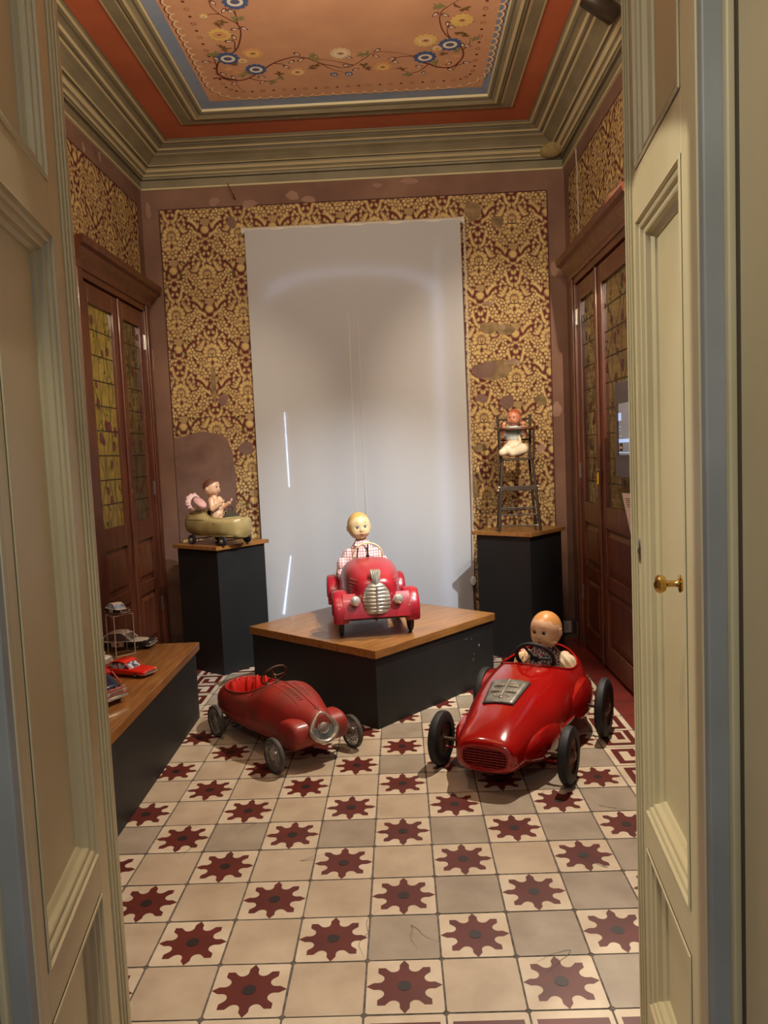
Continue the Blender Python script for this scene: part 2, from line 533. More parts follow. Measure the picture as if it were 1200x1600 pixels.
# white filler following an old pipe chase
pth = [(3.40, 3.42), (3.27, 3.30), (3.25, 3.12), (3.245, 2.9), (3.24, 2.7), (3.235, 2.56)]
rr = random.Random(5)
q = []
for a, b in zip(pth[:-1], pth[1:]):
    for k in range(8): q.append((a[0] + (b[0] - a[0]) * k / 8 + rr.uniform(-.006, .006), a[1] + (b[1] - a[1]) * k / 8))
d.strip(q, 0.04, 5, 8)
tag(d.build('wall_right', WM, smooth=False), kind='structure')

# front wall around the doorway
HX0, HX1, HZ = -0.72, 0.66, 2.95
d = MB()
d.box(XL - 0.2, HX0, YF - 0.34, YF, 0, ZC + .2)
d.box(HX1, XR + 0.2, YF - 0.34, YF, 0, ZC + .2)
d.box(HX0, HX1, YF - 0.34, YF, HZ, ZC + .2)
tag(d.build('wall_front', [M_WALL], smooth=False), kind='structure')

# ------------------------------------------------------------------ ceiling
d = Decal().frame((0, 0, ZC), (1, 0, 0), (0, 1, 0), (0, 0, -1))
d.box(XL - 0.2, XR + 0.2, YF - 0.4, YB + 0.2, ZC, ZC + 0.15)
CM = [M_RED, M_BLUE, M_PINK, M_SCAL, M_VINE, M_FBLUE, M_FWHITE, M_FYEL, M_FPEACH, M_LEAFG, M_LEAFB, M_OLIVE, M_OLIVED, M_CREAMM]
bx0, bx1, by1 = -1.065, 0.69, 2.96
by0 = 0.05
px0, px1, py1 = -0.995, 0.625, 2.865
d.poly([(bx0, by0), (bx1, by0), (bx1, by1), (bx0, by1)], 1, 1)
d.poly([(px0, by0 + .07), (px1, by0 + .07), (px1, py1), (px0, py1)], 2, 2)
sy = at(530, 143, 2, ZC).y; sx0 = at(297, 68, 2, ZC).x; sx1 = at(771, 50, 2, ZC).x
# scalloped line round the field, with its rounded corners
R = 0.17
path = [(sx0, 0.4)] + [(sx0, sy - R)] + [(sx0 + R - R * math.cos(a), sy - R + R * math.sin(a)) for a in (0.4, 0.8, 1.2)] + [(sx0 + R, sy), (sx1 - R, sy)] + [(sx1 - R + R * math.sin(a), sy - R + R * math.cos(a)) for a in (0.4, 0.8, 1.2)] + [(sx1, sy - R), (sx1, 0.4)]
def resample(path, step):
    out = [path[0]]; acc = 0
    for a, b in zip(path[:-1], path[1:]):
        L = math.hypot(b[0] - a[0], b[1] - a[1]); t = step - acc
        while t <= L:
            out.append((a[0] + (b[0] - a[0]) * t / L, a[1] + (b[1] - a[1]) * t / L)); t += step
        acc = (acc + L) % step if L else acc
        acc = L - (t - step)
        acc = max(0, acc)
    return out
S = resample(path, 0.062)
cx = (sx0 + sx1) / 2; cy = 1.6
for k, (a, b) in enumerate(zip(S[:-1], S[1:])):
    mx, my = (a[0] + b[0]) / 2, (a[1] + b[1]) / 2
    dx, dy = b[0] - a[0], b[1] - a[1]; l = math.hypot(dx, dy) or 1
    nx, ny = -dy / l, dx / l
    if (mx - cx) * nx + (my - cy) * ny < 0: nx, ny = -nx, -ny
    arc = []; arc2 = []
    for j in range(9):
        t = PI * j / 8
        u = -math.cos(t) * l / 2; h = math.sin(t) ** 0.8 * 0.030
        arc.append((mx + dx / l * u + nx * h, my + dy / l * u + ny * h))
        arc2.append((mx + dx / l * u + nx * (h + 0.009), my + dy / l * u + ny * (h + 0.009)))
    d.strip(arc2, 0.006, 3, 4); d.strip(arc, 0.010, 4, 3)
    d.ellipse(mx - nx * 0.0, my - ny * 0.0, 0.002, 0.002, 0, 3, 4)
    ix, iy = mx - nx * 0.065, my - ny * 0.065
    if k % 2: d.ellipse(ix, iy, 0.009, 0.009, 0, 3, 4)
    elif k % 4 == 0 or True:
        for j in range(6):
            a_ = j * PI / 3
            d.ellipse(ix + 0.011 * math.cos(a_), iy + 0.011 * math.sin(a_), 0.0045, 0.003, a_, 3, 4 if k % 4 else 10)
def G(pts, k=6):
    P = [at(x, y, 2, ZC) for x, y in pts]
    return [(p.x, p.y) for p in catmull(P, k)]
for pts, w in (([(333, 122), (345, 121), (371, 125), (389, 121), (408, 110), (427, 98), (450, 90), (464, 88), (483, 91), (501, 98), (520, 102), (535, 105), (552, 101), (570, 90), (582, 82), (600, 80), (625, 82), (650, 87)], .009),
               ([(371, 125), (350, 120), (340, 114), (339, 103), (345, 93), (367, 79), (374, 65), (376, 49), (371, 37), (359, 30), (343, 21), (330, 10), (326, 0), (324, -8)], .010),
               ([(660, 97), (670, 99), (685, 104), (705, 104), (717, 96), (724, 85), (720, 72), (704, 60), (692, 47), (687, 30), (690, 17), (700, 9), (715, 0), (728, -8)], .010),
               ([(427, 98), (443, 100), (452, 108)], .006), ([(650, 87), (625, 88), (608, 98)], .006), ([(501, 98), (520, 108), (545, 113)], .005), ([(552, 101), (530, 96), (505, 92)], .006),
               ([(343, 21), (330, 21), (318, 24)], .006), ([(367, 79), (366, 64), (358, 58)], .006), ([(339, 103), (335, 90), (342, 79)], .006), ([(389, 121), (410, 126), (430, 124), (440, 118)], .006),
               ([(704, 60), (699, 50), (699, 40)], .006), ([(724, 76), (733, 68), (735, 58)], .006), ([(670, 99), (655, 110), (640, 113), (628, 108)], .006), ([(705, 104), (725, 98), (740, 96)], .006), ([(717, 96), (710, 106), (702, 110)], .005),
               ([(371, 37), (368, 22), (366, 12)], .007), ([(345, 121), (365, 128), (378, 140)], .006)):
    d.strip(G(pts), w * 1.35, 3, 4, True)
def flower(px, py, r, co, ci):
    c = at(px, py, 2, ZC)
    rr_ = r * 0.0041
    for k in range(12):
        a = k * PI / 6
        d.ellipse(c.x + rr_ * .8 * math.cos(a), c.y + rr_ * .8 * math.sin(a), rr_ * .32, rr_ * .26, a, 5, co)
    d.ellipse(c.x, c.y, rr_ * .85, rr_ * .85, 0, 6, co, 14)
    d.ellipse(c.x, c.y, rr_ * .68, rr_ * .62, 0, 7, ci, 14)
    d.ellipse(c.x, c.y - rr_ * .05, rr_ * .4, rr_ * .32, 0, 8, co if co == 5 else 8, 12)
    d.ellipse(c.x, c.y - rr_ * .12, rr_ * .22, rr_ * .12, 0, 9, 10, 10)
for f in ((356, 90, 14, 5, 6), (400, 107, 13, 5, 6), (395, 82, 13, 8, 7), (465, 111, 12, 8, 3), (343, 53, 13, 7, 8), (367, 1, 14, 5, 6), (703, 68, 14, 5, 6), (664, 88, 14, 5, 6), (665, 62, 14, 7, 3), (722, 30, 13, 7, 7), (598, 103, 12, 8, 7), (532, 82, 13, 3, 6), (545, 114, 5, 5, 6), (522, 115, 5, 5, 6), (318, 24, 5, 7, 6), (379, 94, 6, 3, 7), (683, 74, 6, 3, 7)):
    flower(*f)
def leafp(px, py, ang, L, w, mi, lay=4):
    c = at(px, py, 2, ZC)
    d.ellipse(c.x, c.y, L, w, ang, lay, mi, 10, 0.5)
rg = random.Random(11)
for (px, py, mi) in ((336, 82, 9), (330, 85, 9), (352, 75, 10), (345, 72, 10), (366, 28, 9), (374, 27, 9), (340, 37, 10), (348, 33, 10), (365, 100, 10), (357, 108, 8), (370, 112, 8), (380, 117, 9), (388, 112, 9), (436, 114, 10), (440, 120, 9), (427, 128, 9), (488, 86, 9), (495, 91, 9), (490, 106, 10), (494, 102, 10), (566, 84, 9), (574, 82, 9), (568, 101, 10), (573, 106, 10), (627, 106, 10), (636, 115, 9), (681, 97, 9), (692, 84, 10), (700, 96, 8), (712, 86, 8), (695, 100, 8), (720, 50, 10), (730, 55, 10), (742, 60, 9), (690, 8, 9), (684, 8, 9), (712, 8, 10), (726, 12, 10), (716, 78, 9)):
    for k in range(6):
        a = rg.uniform(0, PI * 2)
        leafp(px + 3.4 * math.cos(a), py + 2 * math.sin(a), a, rg.uniform(.014, .026), rg.uniform(.004, .008), mi)
for (px, py, ang) in ((448, 103, .6), (455, 95, 2.4), (464, 83, .8), (470, 92, -.6), (545, 88, .5), (556, 107, -.5), (541, 101, .7), (589, 77, 2.4), (588, 86, .6), (618, 95, .8), (612, 90, 2.8), (655, 102, .3), (662, 113, 1.5), (701, 98, 2.2), (704, 107, .6), (729, 96, .1), (723, 69, 1.2), (706, 41, .5), (699, 36, 1.6), (680, 21, 2.3), (696, 22, .6), (322, 95, .0), (338, 90, 1.1), (349, 114, .9), (365, 120, 1.2), (366, 129, -.6), (409, 119, .0), (410, 127, -.8), (349, 15, 2.2), (361, 16, .8), (367, 44, -.2), (382, 43, .8), (358, 63, 0), (366, 57, 1.4), (730, 70, .3), (333, 3, 1.2)):
    leafp(px, py, ang, .024, .010, 4, 5); leafp(px, py, ang, .015, .006, 6, 6)
tag(d.build('ceiling', CM, smooth=False), kind='structure')


def mould(name, x0, x1, y0, y1, prof, mats, down=True):
    """rectangular run of moulding; prof = [(inset, z, material)]"""
    d = MB()
    rings = [[(x0 + p[0] * p[3] if len(p) > 3 else x0 + p[0], y0 + p[0], p[1]), (x1 - p[0], y0 + p[0], p[1]), (x1 - p[0], y1 - p[0], p[1]), (x0 + p[0], y1 - p[0], p[1])] for p in prof]
    for i in range(len(rings) - 1):
        for j in range(4):
            k = (j + 1) % 4
            d.add([rings[i][j], rings[i][k], rings[i + 1][k], rings[i + 1][j]], [(0, 1, 2, 3)], prof[i][2])
    return tag(d.build(name, mats, smooth=False), kind='structure')


OL, OD, CR = 0, 1, 2
# crown moulding round the room (trim_1)
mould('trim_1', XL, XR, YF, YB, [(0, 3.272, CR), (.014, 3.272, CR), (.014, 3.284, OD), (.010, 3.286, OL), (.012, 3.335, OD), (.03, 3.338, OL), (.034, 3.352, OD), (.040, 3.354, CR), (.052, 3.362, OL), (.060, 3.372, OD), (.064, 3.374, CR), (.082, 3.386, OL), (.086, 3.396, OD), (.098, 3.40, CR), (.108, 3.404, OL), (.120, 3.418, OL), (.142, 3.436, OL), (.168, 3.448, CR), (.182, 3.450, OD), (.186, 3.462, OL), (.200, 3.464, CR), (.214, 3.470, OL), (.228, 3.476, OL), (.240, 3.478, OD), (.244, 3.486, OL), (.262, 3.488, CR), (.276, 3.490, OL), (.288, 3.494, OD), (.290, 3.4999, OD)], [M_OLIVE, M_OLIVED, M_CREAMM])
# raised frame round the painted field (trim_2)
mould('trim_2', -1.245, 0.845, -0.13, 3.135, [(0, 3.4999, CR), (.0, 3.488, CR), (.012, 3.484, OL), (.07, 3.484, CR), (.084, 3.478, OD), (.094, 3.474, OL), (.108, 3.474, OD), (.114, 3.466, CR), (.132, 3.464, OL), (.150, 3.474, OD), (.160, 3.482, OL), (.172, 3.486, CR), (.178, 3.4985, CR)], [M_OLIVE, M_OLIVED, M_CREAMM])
# damaged corner of the cornice, bare plaster
d = MB()
M_CORN = mat('chipped_cornice_plaster', (150, 132, 84), 0.9, rgb2=(124, 106, 66), scale=18, bump=0.4, bscale=25)
d.ell((1.168, 3.548, 3.372), .095, .055, .034, 20, 0, RZ(math.radians(-45)) @ RX(math.radians(-42)))
d.build('cornice_chip', M_CORN, bpy.data.objects['trim_1'])

# ------------------------------------------------------------------ floor
d = Decal().frame((0, 0, 0), (1, 0, 0), (0, 1, 0), (0, 0, 1), 0.0005)
FM = [M_GROUT, M_TCREAM, M_TGREY, M_TBEIGE, M_TRED, M_TPLAIN, M_TDARK, M_LINE]
d.box(XL - .2, XR + .2, YF - 3.2, YB + .2, -0.2, -0.0008)
tr = random.Random(21)
def tile(cx, cy, h, mi, lay=1):
    e = h - 0.0028
    pts = []
    for (sx, sy) in ((-1, -1), (1, -1), (1, 1), (-1, 1)):
        c = 0.006
        j = lambda: tr.uniform(-.0009, .0009)
        a = (cx + sx * (e - c) + j(), cy + sy * e + j()); b = (cx + sx * e + j(), cy + sy * (e - c) + j())
        pts += [b, a] if sx * sy > 0 else [a, b]
    pts = pts[0:2][::-1] + pts[2:4][::-1] + pts[4:6][::-1] + pts[6:8][::-1] if False else pts
    # order by angle so the outline never crosses itself
    pts.sort(key=lambda p: math.atan2(p[1] - cy, p[0] - cx))
    d.poly(pts, lay, mi)
def star(cx, cy):
    pts = []
    rc, rr = 0.0735, 0.0160
    for k in range(8):
        a = k * PI / 4; ca, sa = math.cos(a), math.sin(a)
        if k % 2 == 0: tip = [(0.079, -0.0125), (0.0975, 0.0), (0.079, 0.0125)]
        else: tip = [(0.0795, -0.0165), (0.0955, 0.0) , (0.0795, 0.0165)]
        if k % 2 == 1:
            tip = [(0.0835, -0.0135), (0.097, 0.0), (0.0835, 0.0135)]
        for x, y in tip: pts.append((cx + x * ca - y * sa, cy + x * sa + y * ca))
        b = a + PI / 8; bx, by = cx + rc * math.cos(b), cy + rc * math.sin(b)
        for j in range(9):
            t = b - math.radians(105) - math.radians(150) * j / 8
            pts.append((bx + rr * math.cos(t), by + rr * math.sin(t)))
    # fan from the centre keeps the concave outline exact
    n = len(pts); o = len(d.v)
    d.v.append(tuple(d.P(cx, cy, 2))); d.v.extend(tuple(d.P(p[0], p[1], 2)) for p in pts)
    for i in range(n): d.f.append((o, o + 1 + i, o + 1 + (i + 1) % n)); d.m.append(4)
    d.ellipse(cx, cy, .018, .018, 0, 3, 6, 14)
IX0, IX1, IY0, IY1 = -0.9 - 0.2, 0.9, -0.1, 2.9
nx0, nx1 = -5, 4   # tile columns of the star field
for r in range(0, 15):
    for c in range(nx0, nx1 + 1):
        x, y = c * .2, r * .2
        if (r + c) % 2 == 0:
            tile(x, y, .1, 1); star(x, y)
        else:
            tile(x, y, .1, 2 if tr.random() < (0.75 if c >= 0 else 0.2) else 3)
FX0 = nx0 * .2 - .1; FX1 = nx1 * .2 + .1; FY0 = -.1; FY1 = 14 * .2 + .1
def key(cx, cy, ang):
    ca, sa = math.cos(ang), math.sin(ang)
    for (a0, a1, b0, b1) in ((.028, .056, .022, .178), (.028, .172, .022, .050), (.028, .130, .150, .178), (.096, .130, .090, .178), (.144, .172, .022, .2), (.096, .13, .09, .118)):
        q = [(a0 - .1, b0 - .1), (a1 - .1, b0 - .1), (a1 - .1, b1 - .1), (a0 - .1, b1 - .1)]
        d.poly([(cx + x * ca - y * sa, cy + x * sa + y * ca) for x, y in q], 2, 4)
for r in range(-1, 16):
    for sx, cx in ((1, FX1 + .1), (-1, FX0 - .1)):
        tile(cx, r * .2, .1, 1); key(cx, r * .2, 0 if sx > 0 else PI)
for c in range(nx0, nx1 + 1):
    tile(c * .2, FY1 + .1, .1, 1); key(c * .2, FY1 + .1, PI / 2)
    tile(c * .2, FY0 - .1, .1, 1)
    for k_ in (-.05, ): d.box(c * .2 - .085, c * .2 + .085, FY0 - .075, FY0 - .028, .0002, .0012, 4)
    d.box(c * .2 - .085, c * .2 + .085, FY0 - .17, FY0 - .12, .0002, .0012, 4)
for r in range(-3, 18):
    for c in range(-9, 7):
        x, y = c * .2, r * .2
        if FX0 - .2 < x < FX1 + .2 and FY0 - .2 < y < FY1 + .2: continue
        tile(x, y, .1, 5)
for r in range(-16, -3):
    for c in range(-9, 7): tile(c * .2, r * .2, .1, 5)
# hairline cracks in some tiles
for (x, y) in ((-.75, .75), (-.35, .62), (-.1, .22), (.66, .52), (.74, .95), (.78, .12), (.02, .25), (-.55, .9), (.45, .12), (-.9, .4), (.55, 1.0)):
    for b in range(2):
        p = [(x, y)]; a = tr.uniform(0, 6.28)
        for k in range(7):
            a += tr.uniform(-.5, .5); p.append((p[-1][0] + .017 * math.cos(a), p[-1][1] + .017 * math.sin(a)))
        d.strip(p, .0016, 4, 0, True)
tag(d.build('floor', FM, smooth=False), kind='structure')

# baseboards
M_BASE = mat('painted_baseboard', (112, 84, 76), 0.7, rgb2=(90, 66, 58), scale=6)
d = MB(); d.box(XL, XR, YB - .018, YB, 0.0, .10)
tag(d.build('baseboard_back', M_BASE, bevel=.003), kind='structure')
for nm, x0, x1 in (('baseboard_left', XL, XL + .016), ('baseboard_right', XR - .016, XR)):
    d = MB()
    d.box(x0, x1, 3.53, YB - .018, 0, .10)
    tag(d.build(nm, M_BASE, bevel=.003), kind='structure')

# ------------------------------------------------------------------ cabinet doors in the side walls
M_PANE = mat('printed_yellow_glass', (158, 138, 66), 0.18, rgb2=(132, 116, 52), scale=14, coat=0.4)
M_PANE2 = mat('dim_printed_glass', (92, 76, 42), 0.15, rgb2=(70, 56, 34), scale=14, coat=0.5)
M_LEAD = mat('lead_line', (36, 28, 22), 0.5)
M_GVINE = mat('printed_vine', (66, 74, 38), 0.4)
M_GFLOW = mat('printed_purple_flower', (98, 44, 52), 0.4)
def cab_door(name, s, X, ys, lab, pane):
    """ys: near jamb out, near leaf, meeting line, far leaf, far jamb out; s=+1 face looks to +X"""
    root = empty(name, (X, (ys[0] + ys[4]) / 2, 0))
    y00 = (ys[0] + ys[4]) / 2
    tag(root, kind='structure')
    def bx(d, a0, a1, y0, y1, z0, z1, mi=0):
        x0, x1 = sorted((s * a0, s * a1)); d.box(x0, x1, y0 - y00, y1 - y00, z0, z1, mi)
    d = MB()
    for y0, y1 in ((ys[0], ys[1]), (ys[3], ys[4])):
        bx(d, 0, .045, y0, y1, 0, 2.44); bx(d, .045, .055, y0 + .012, y1 - .012, 0, 2.44)
    bx(d, 0, .045, ys[0], ys[4], 2.40, 2.46)
    d.build('frame', M_DWOOD, root, smooth=False, bevel=.004)
    d = MB()
    prof = [(0, 2.44), (.055, 2.44), (.06, 2.455), (.06, 2.475), (.075, 2.49), (.095, 2.51), (.10, 2.535), (.125, 2.545), (.13, 2.57), (.13, 2.585), (0, 2.595)]
    rings = [[(s * a, (ys[0] - a * .5 if e == 0 else ys[4] + a * .5) - y00, z) for a, z in prof] for e in (0, 1)]
    d.ring_loft(rings, 0)
    d.build('cornice', M_DWOOD, root, smooth=False)
    for li, (y0, y1) in enumerate(((ys[1], ys[2]), (ys[2], ys[3]))):
        lf = MB(); g = .004; st = .085
        a, b = y0 + g, y1 - g
        bx(lf, 0, .03, a, a + st, .02, 2.39); bx(lf, 0, .03, b - st, b, .02, 2.39)
        for z0, z1 in ((.02, .16), (.50, .58), (.86, .99), (2.28, 2.39)): bx(lf, 0, .03, a + st, b - st, z0, z1)
        for z0, z1 in ((.16, .50), (.58, .86)):
            bx(lf, 0, .012, a + st, b - st, z0, z1)
            # raised and fielded panel
            y_a, y_b = a + st + .02, b - st - .02
            r0 = [(s * .012, y - y00, z) for y, z in ((y_a, z0 + .02), (y_b, z0 + .02), (y_b, z1 - .02), (y_a, z1 - .02))]
            r1 = [(s * .026, y - y00, z) for y, z in ((y_a + .025, z0 + .045), (y_b - .025, z0 + .045), (y_b - .025, z1 - .045), (y_a + .025, z1 - .045))]
            lf.ring_loft([r0, r1], 0)
        # moulding beads round the glass
        lfo = lf.build('door_leaf', M_DWOOD, root, smooth=False, bevel=.003)
        p = Decal().frame((0, 0, 0), (0, 1, 0), (0, 0, 1), (s, 0, 0), .0006)
        ga, gb, gz0, gz1 = a + st - .003 - y00, b - st + .003 - y00, .985, 2.285
        x0, x1 = sorted((s * .006, s * .012)); p.box(x0, x1, ga, gb, gz0, gz1, 0)
        p.O = Vector((s * .012, 0, 0))
        rnd = random.Random(li + 5 + (s > 0))
        n = 9; w = gb - ga
        for k in range(1, n): p.strip([(ga, gz0 + (gz1 - gz0) * k / n), (gb, gz0 + (gz1 - gz0) * k / n)], .006, 3, 1)
        for q in (.36, .72): p.strip([(ga + w * q, gz0), (ga + w * q, gz1)], .0035, 3, 1)
        for v_ in range(3):
            pts = []
            for k in range(50):
                z = gz0 + (gz1 - gz0) * k / 49
                pts.append((ga + w * (.2 + .3 * v_ + .11 * math.sin(z * 16 + v_ * 2 + li)), z))
            p.strip(pts, .006, 1, 2)
        for k in range(34):
            u = rnd.uniform(ga + .012, gb - .012); z = rnd.uniform(gz0 + .02, gz1 - .02)
            if k % 2 == 0:
                R_ = rnd.uniform(.018, .034)
                for j in range(6): p.ellipse(u + R_ * .55 * math.cos(j * 1.047), z + R_ * .7 * math.sin(j * 1.047), R_ * .42, R_ * .36, j, 2, 3, 7)
            else:
                for j in range(4): p.ellipse(u + rnd.uniform(-.02, .02), z + rnd.uniform(-.03, .03), .012, .005, rnd.uniform(0, 3), 2, 2, 6, .4)
        # keep the print inside the pane
        p.v = [(x, min(max(y, ga), gb), min(max(z, gz0), gz1)) for x, y, z in p.v]
        p.build('glass_pane', [pane[li], M_LEAD, M_GVINE, M_GFLOW], lfo, smooth=False)
        # hinges on the outer edge
        for z in (.33, 1.14, 2.14):
            h = MB(); yy = (a - .004 if li == 0 else b + .004) - y00
            h.lathe([(0.0001, 0), (.0055, .002), (.0055, .098), (.0001, .10)], 10, 0, T(s * .034, yy, z))
            hy0, hy1 = (yy, yy + .018) if li == 0 else (yy - .018, yy)
            hx = sorted((s * .03, s * .033)); h.box(hx[0], hx[1], hy0, hy1, z, z + .1)
            h.build('hinge', M_STEEL, lfo)
    b = MB(); bx(b, .03, .044, ys[2] - .016, ys[2] + .016, .02, 2.39)
    b.build('meeting_bead', M_DWOOD, root, smooth=False, bevel=.005)
    e = MB()
    e.lathe([(.0001, 0), (.014, .001), (.014, .003), (.006, .004), (.006, .003), (.0001, .003)], 14, 0, T(s * .044, ys[2] - y00, 1.19) @ RY(s * PI / 2))
    e.build('lock_escutcheon', M_STEEL, root)
    return root
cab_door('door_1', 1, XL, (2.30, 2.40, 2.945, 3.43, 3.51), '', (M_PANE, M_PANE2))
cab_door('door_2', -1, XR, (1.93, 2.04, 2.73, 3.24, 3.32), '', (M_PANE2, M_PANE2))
# pale exposed edge between the right architrave and the plaster
d = MB()
pp = [(XR - .004, 3.335, z) for z in (0.02, .4, .8, 1.2, 1.6, 2.0, 2.3, 2.42)]
rr = random.Random(4)
d.tube([(x + rr.uniform(-.002, .002), y + rr.uniform(-.004, .004), z) for x, y, z in catmull(pp, 3)], .012, 8)
tag(d.build('trim_3', mat('pale_filler_edge', (196, 190, 192), .6, rgb2=(150, 138, 138), scale=20)), kind='structure')
d = MB()
d.tube([(x + rr.uniform(-.003, .003), y + rr.uniform(-.005, .005), z) for x, y, z in catmull([(XL + .004, 3.525, z) for z in (0.02, .5, 1.0, 1.5, 2.0, 2.44)], 5)], .008, 8)
tag(d.build('trim_4', mat('crumbled_filler_edge', (150, 120, 100), .8, rgb2=(120, 92, 78), scale=20)), kind='structure')

# ------------------------------------------------------------------ cream doorway leaves and frame
M_DARKGAP = mat('door_gap_shadow_line', (70, 58, 38), 0.8)
def cream_leaf(name, hinge, tanx, s, L, swn, swf, ast):
    """leaf from the hinge into the room; s=+1: visible face looks to +X (left leaf)"""
    root = empty(name, (hinge[0], hinge[1], 0))
    ang = math.atan2(1, tanx)
    root.rotation_euler = (0, 0, ang)
    tag(root, kind='structure')
    H = 2.93; TH = .045
    f = -s   # visible face is on local -y for left leaf, +y for right leaf
    def bx(d, x0, x1, t0, t1, z0, z1, mi=0):
        y0, y1 = sorted((f * t0, f * t1)); d.box(x0, x1, y0, y1, z0, z1, mi)
    # t=0 is the visible face plane, negative t goes into the leaf
    d = MB()
    bx(d, 0, swn, -TH, 0, .01, H); bx(d, L - swf, L, -TH, 0, .01, H)
    openings = [(.11, .475), (.555, 1.815), (1.915, 2.83)]
    zz = [.01] + [z for o in openings for z in o] + [H]
    for z0, z1 in zip(zz[0::2], zz[1::2]): bx(d, swn, L - swf, -TH, 0, z0, z1)
    # bolection edge on the meeting stile
    bx(d, L - ast, L, 0, .005, .01, H); bx(d, L - ast * .78, L, .005, .009, .01, H); bx(d, L - ast * .60, L - ast * .42, .009, .013, .01, H); bx(d, L - ast * .30, L - ast * .05, .009, .012, .01, H)
    lf = d.build('door_leaf', M_CREAMP, root, smooth=False, bevel=.002)
    for z0, z1 in openings:
        # stepped panel moulding
        m = MB(); x0, x1 = swn, L - swf
        prof = [(0, .001), (.002, .003), (.006, .0035), (.008, -.003), (.013, -.004), (.017, -.001), (.021, -.003), (.023, -.009), (.029, -.010), (.033, -.008), (.036, -.010), (.038, -.020), (.046, -.026), (.048, -.034)]
        rings = []
        for i_, t in prof: rings.append([(x0 + i_, f * t, z0 + i_), (x1 - i_, f * t, z0 + i_), (x1 - i_, f * t, z1 - i_), (x0 + i_, f * t, z1 - i_)])
        m.ring_loft(rings, 0, cap=False)
        m.build('panel_moulding', M_CREAMP, lf, smooth=False)
        q = MB(); bx(q, x0 + .044, x1 - .044, -.037, -.031, z0 + .044, z1 - .044)
        q.build('door_panel', M_CREAMP, lf, smooth=False)
    return root, lf, f, L
r4, lf4, f4, L4 = cream_leaf('door_4', (.500, -.683), .114, -1, .515, .088, .062, .022)
r3, lf3, f3, L3 = cream_leaf('door_3', (-.540, -.765), -.18, 1, .575, .055, .145, .058)
# brass knob on its rose, and the oval keyhole plate on the right leaf
k = MB()
kM = T(.185, -.0 , 1.107) @ RX(-PI / 2 * f4) @ Matrix.Diagonal((.78, .78, .72, 1))
k.lathe([(.0001, -.021), (.020, -.020), (.021, -.016), (.010, -.013), (.0075, -.008), (.0075, .012), (.010, .016), (.017, .019), (.0215, .028), (.0215, .034), (.016, .041), (.006, .045), (.0001, .0455)], 24, 0, kM)
k.build('door_knob', M_BRASS, lf4)
k = MB()
kM = T(L4 - .045, 0, 1.128) @ RX(-PI / 2 * f4)
k.lathe([(.0001, .0), (.013, .0005), (.013, .003), (.010, .0045), (.0001, .005)], 20, 0, kM @ Matrix.Diagonal((1, 2.0, 1, 1)))
k.lathe([(.0001, .005), (.0035, .0052), (.0035, .0056), (.0001, .0058)], 10, 1, kM @ Matrix.Diagonal((1, 1.6, 1, 1)))
k.build('keyhole_plate', [M_STEEL, M_LEAD], lf4)

# frame round the doorway: rebate strip facing the hall, reveal, architrave
def jamb(name, x, s, o=0.0):
    # s = +1 right side
    d = MB()
    def bx(a0, a1, y0, y1, mi, z1=2.95):
        x0, x1 = sorted((x + s * a0, x + s * a1)); d.box(x0, x1, y0 + o, min(y1 + o, y1 + o), 0, z1, mi)
    bx(0, .032, -.70, -.665, 1)
    bx(.030, .045, -.712, -.665, 0); bx(.040, .06, -.722, -.712, 2)
    bx(.042, .12, -1.06, -.722, 0)
    bx(.03, .16, -1.09, -1.06, 0)
    tag(d.build(name, [M_CREAMP, M_COOLLIT, M_DARKGAP], smooth=False, bevel=.003), kind='structure')
jamb('trim_5', .503, 1)
jamb('trim_6', -.542, -1, -.085)
d = MB(); d.box(-.65, .6, -1.0, -.665, 2.945, 3.05)
tag(d.build('trim_7', M_CREAMP, smooth=False), kind='structure')

# ================================================================== OBJECTS
# ------------------------------------------------------------------ plinths
def plinth(label, F, ang, wa, wb, h, th, ov, group, scuffs=()):
    """F = front corner on the floor, sides along ang and ang+90"""
    root = empty('display_plinth', (F[0], F[1], 0), math.radians(ang))
    tag(root, label, 'display plinth', group)
    d = MB(); d.box(0, wa, 0, wb, 0, h - th)
    b = d.build('plinth_base', M_BLACK, root, smooth=False, bevel=.002)
    t = MB(); t.box(-ov, wa + ov, -ov, wb + ov, h - th, h)
    t.build('plinth_top', M_PWOOD, root, smooth=False, bevel=.0025)
    if scuffs:
        s = Decal().frame((0, 0, 0), (1, 0, 0), (0, 0, 1), (0, -1, 0))
        for (u, v, a, b_) in scuffs: s.poly(blob(u, v, a, b_, int(u * 900), 10), 1, 0)
        s.v.extend([tuple(v.co) for v in b.data.vertices]); n0 = len(s.v) - 8
        me2 = b.data
        s2 = MB(); s2.v = list(s.v); s2.f = list(s.f) + [tuple(i + n0 for i in p.vertices) for p in me2.polygons]; s2.m = [1] * len(s.f) + [0] * len(me2.polygons)
        bpy.data.objects.remove(b)
        s2.build('plinth_base', [M_BLACK, M_SCUFF], root, smooth=False)
    return root
plinth('large low black plinth with square brown wooden top under the maroon pedal car', (-.115, 1.825), 48.5, 1.0, .975, .40, .042, .012, None,
       ((.86, .24, .006, .009), (.80, .17, .004, .006), (.74, .30, .012, .002), (.79, .29, .006, .002), (.81, .20, .003, .004)))
plinth('tall narrow black plinth left of the blind, carrying the cream toy car', (-1.12, 2.87), 53, .40, .40, .825, .025, .022, None)
plinth('tall narrow black plinth right of the blind, carrying the high chair', (.838, 2.905), 50, .40, .40, .825, .025, .022, None, ((.38, .30, .004, .005),))
root = empty('display_plinth', (-1.045, .80, 0), math.radians(91.4))
tag(root, 'long low black bench plinth along the left wall with wooden top and tin toy cars', 'display plinth')
d = MB(); d.box(0, 1.30, 0, .58, 0, .358); d.build('plinth_base', M_BLACK, root, smooth=False, bevel=.002)
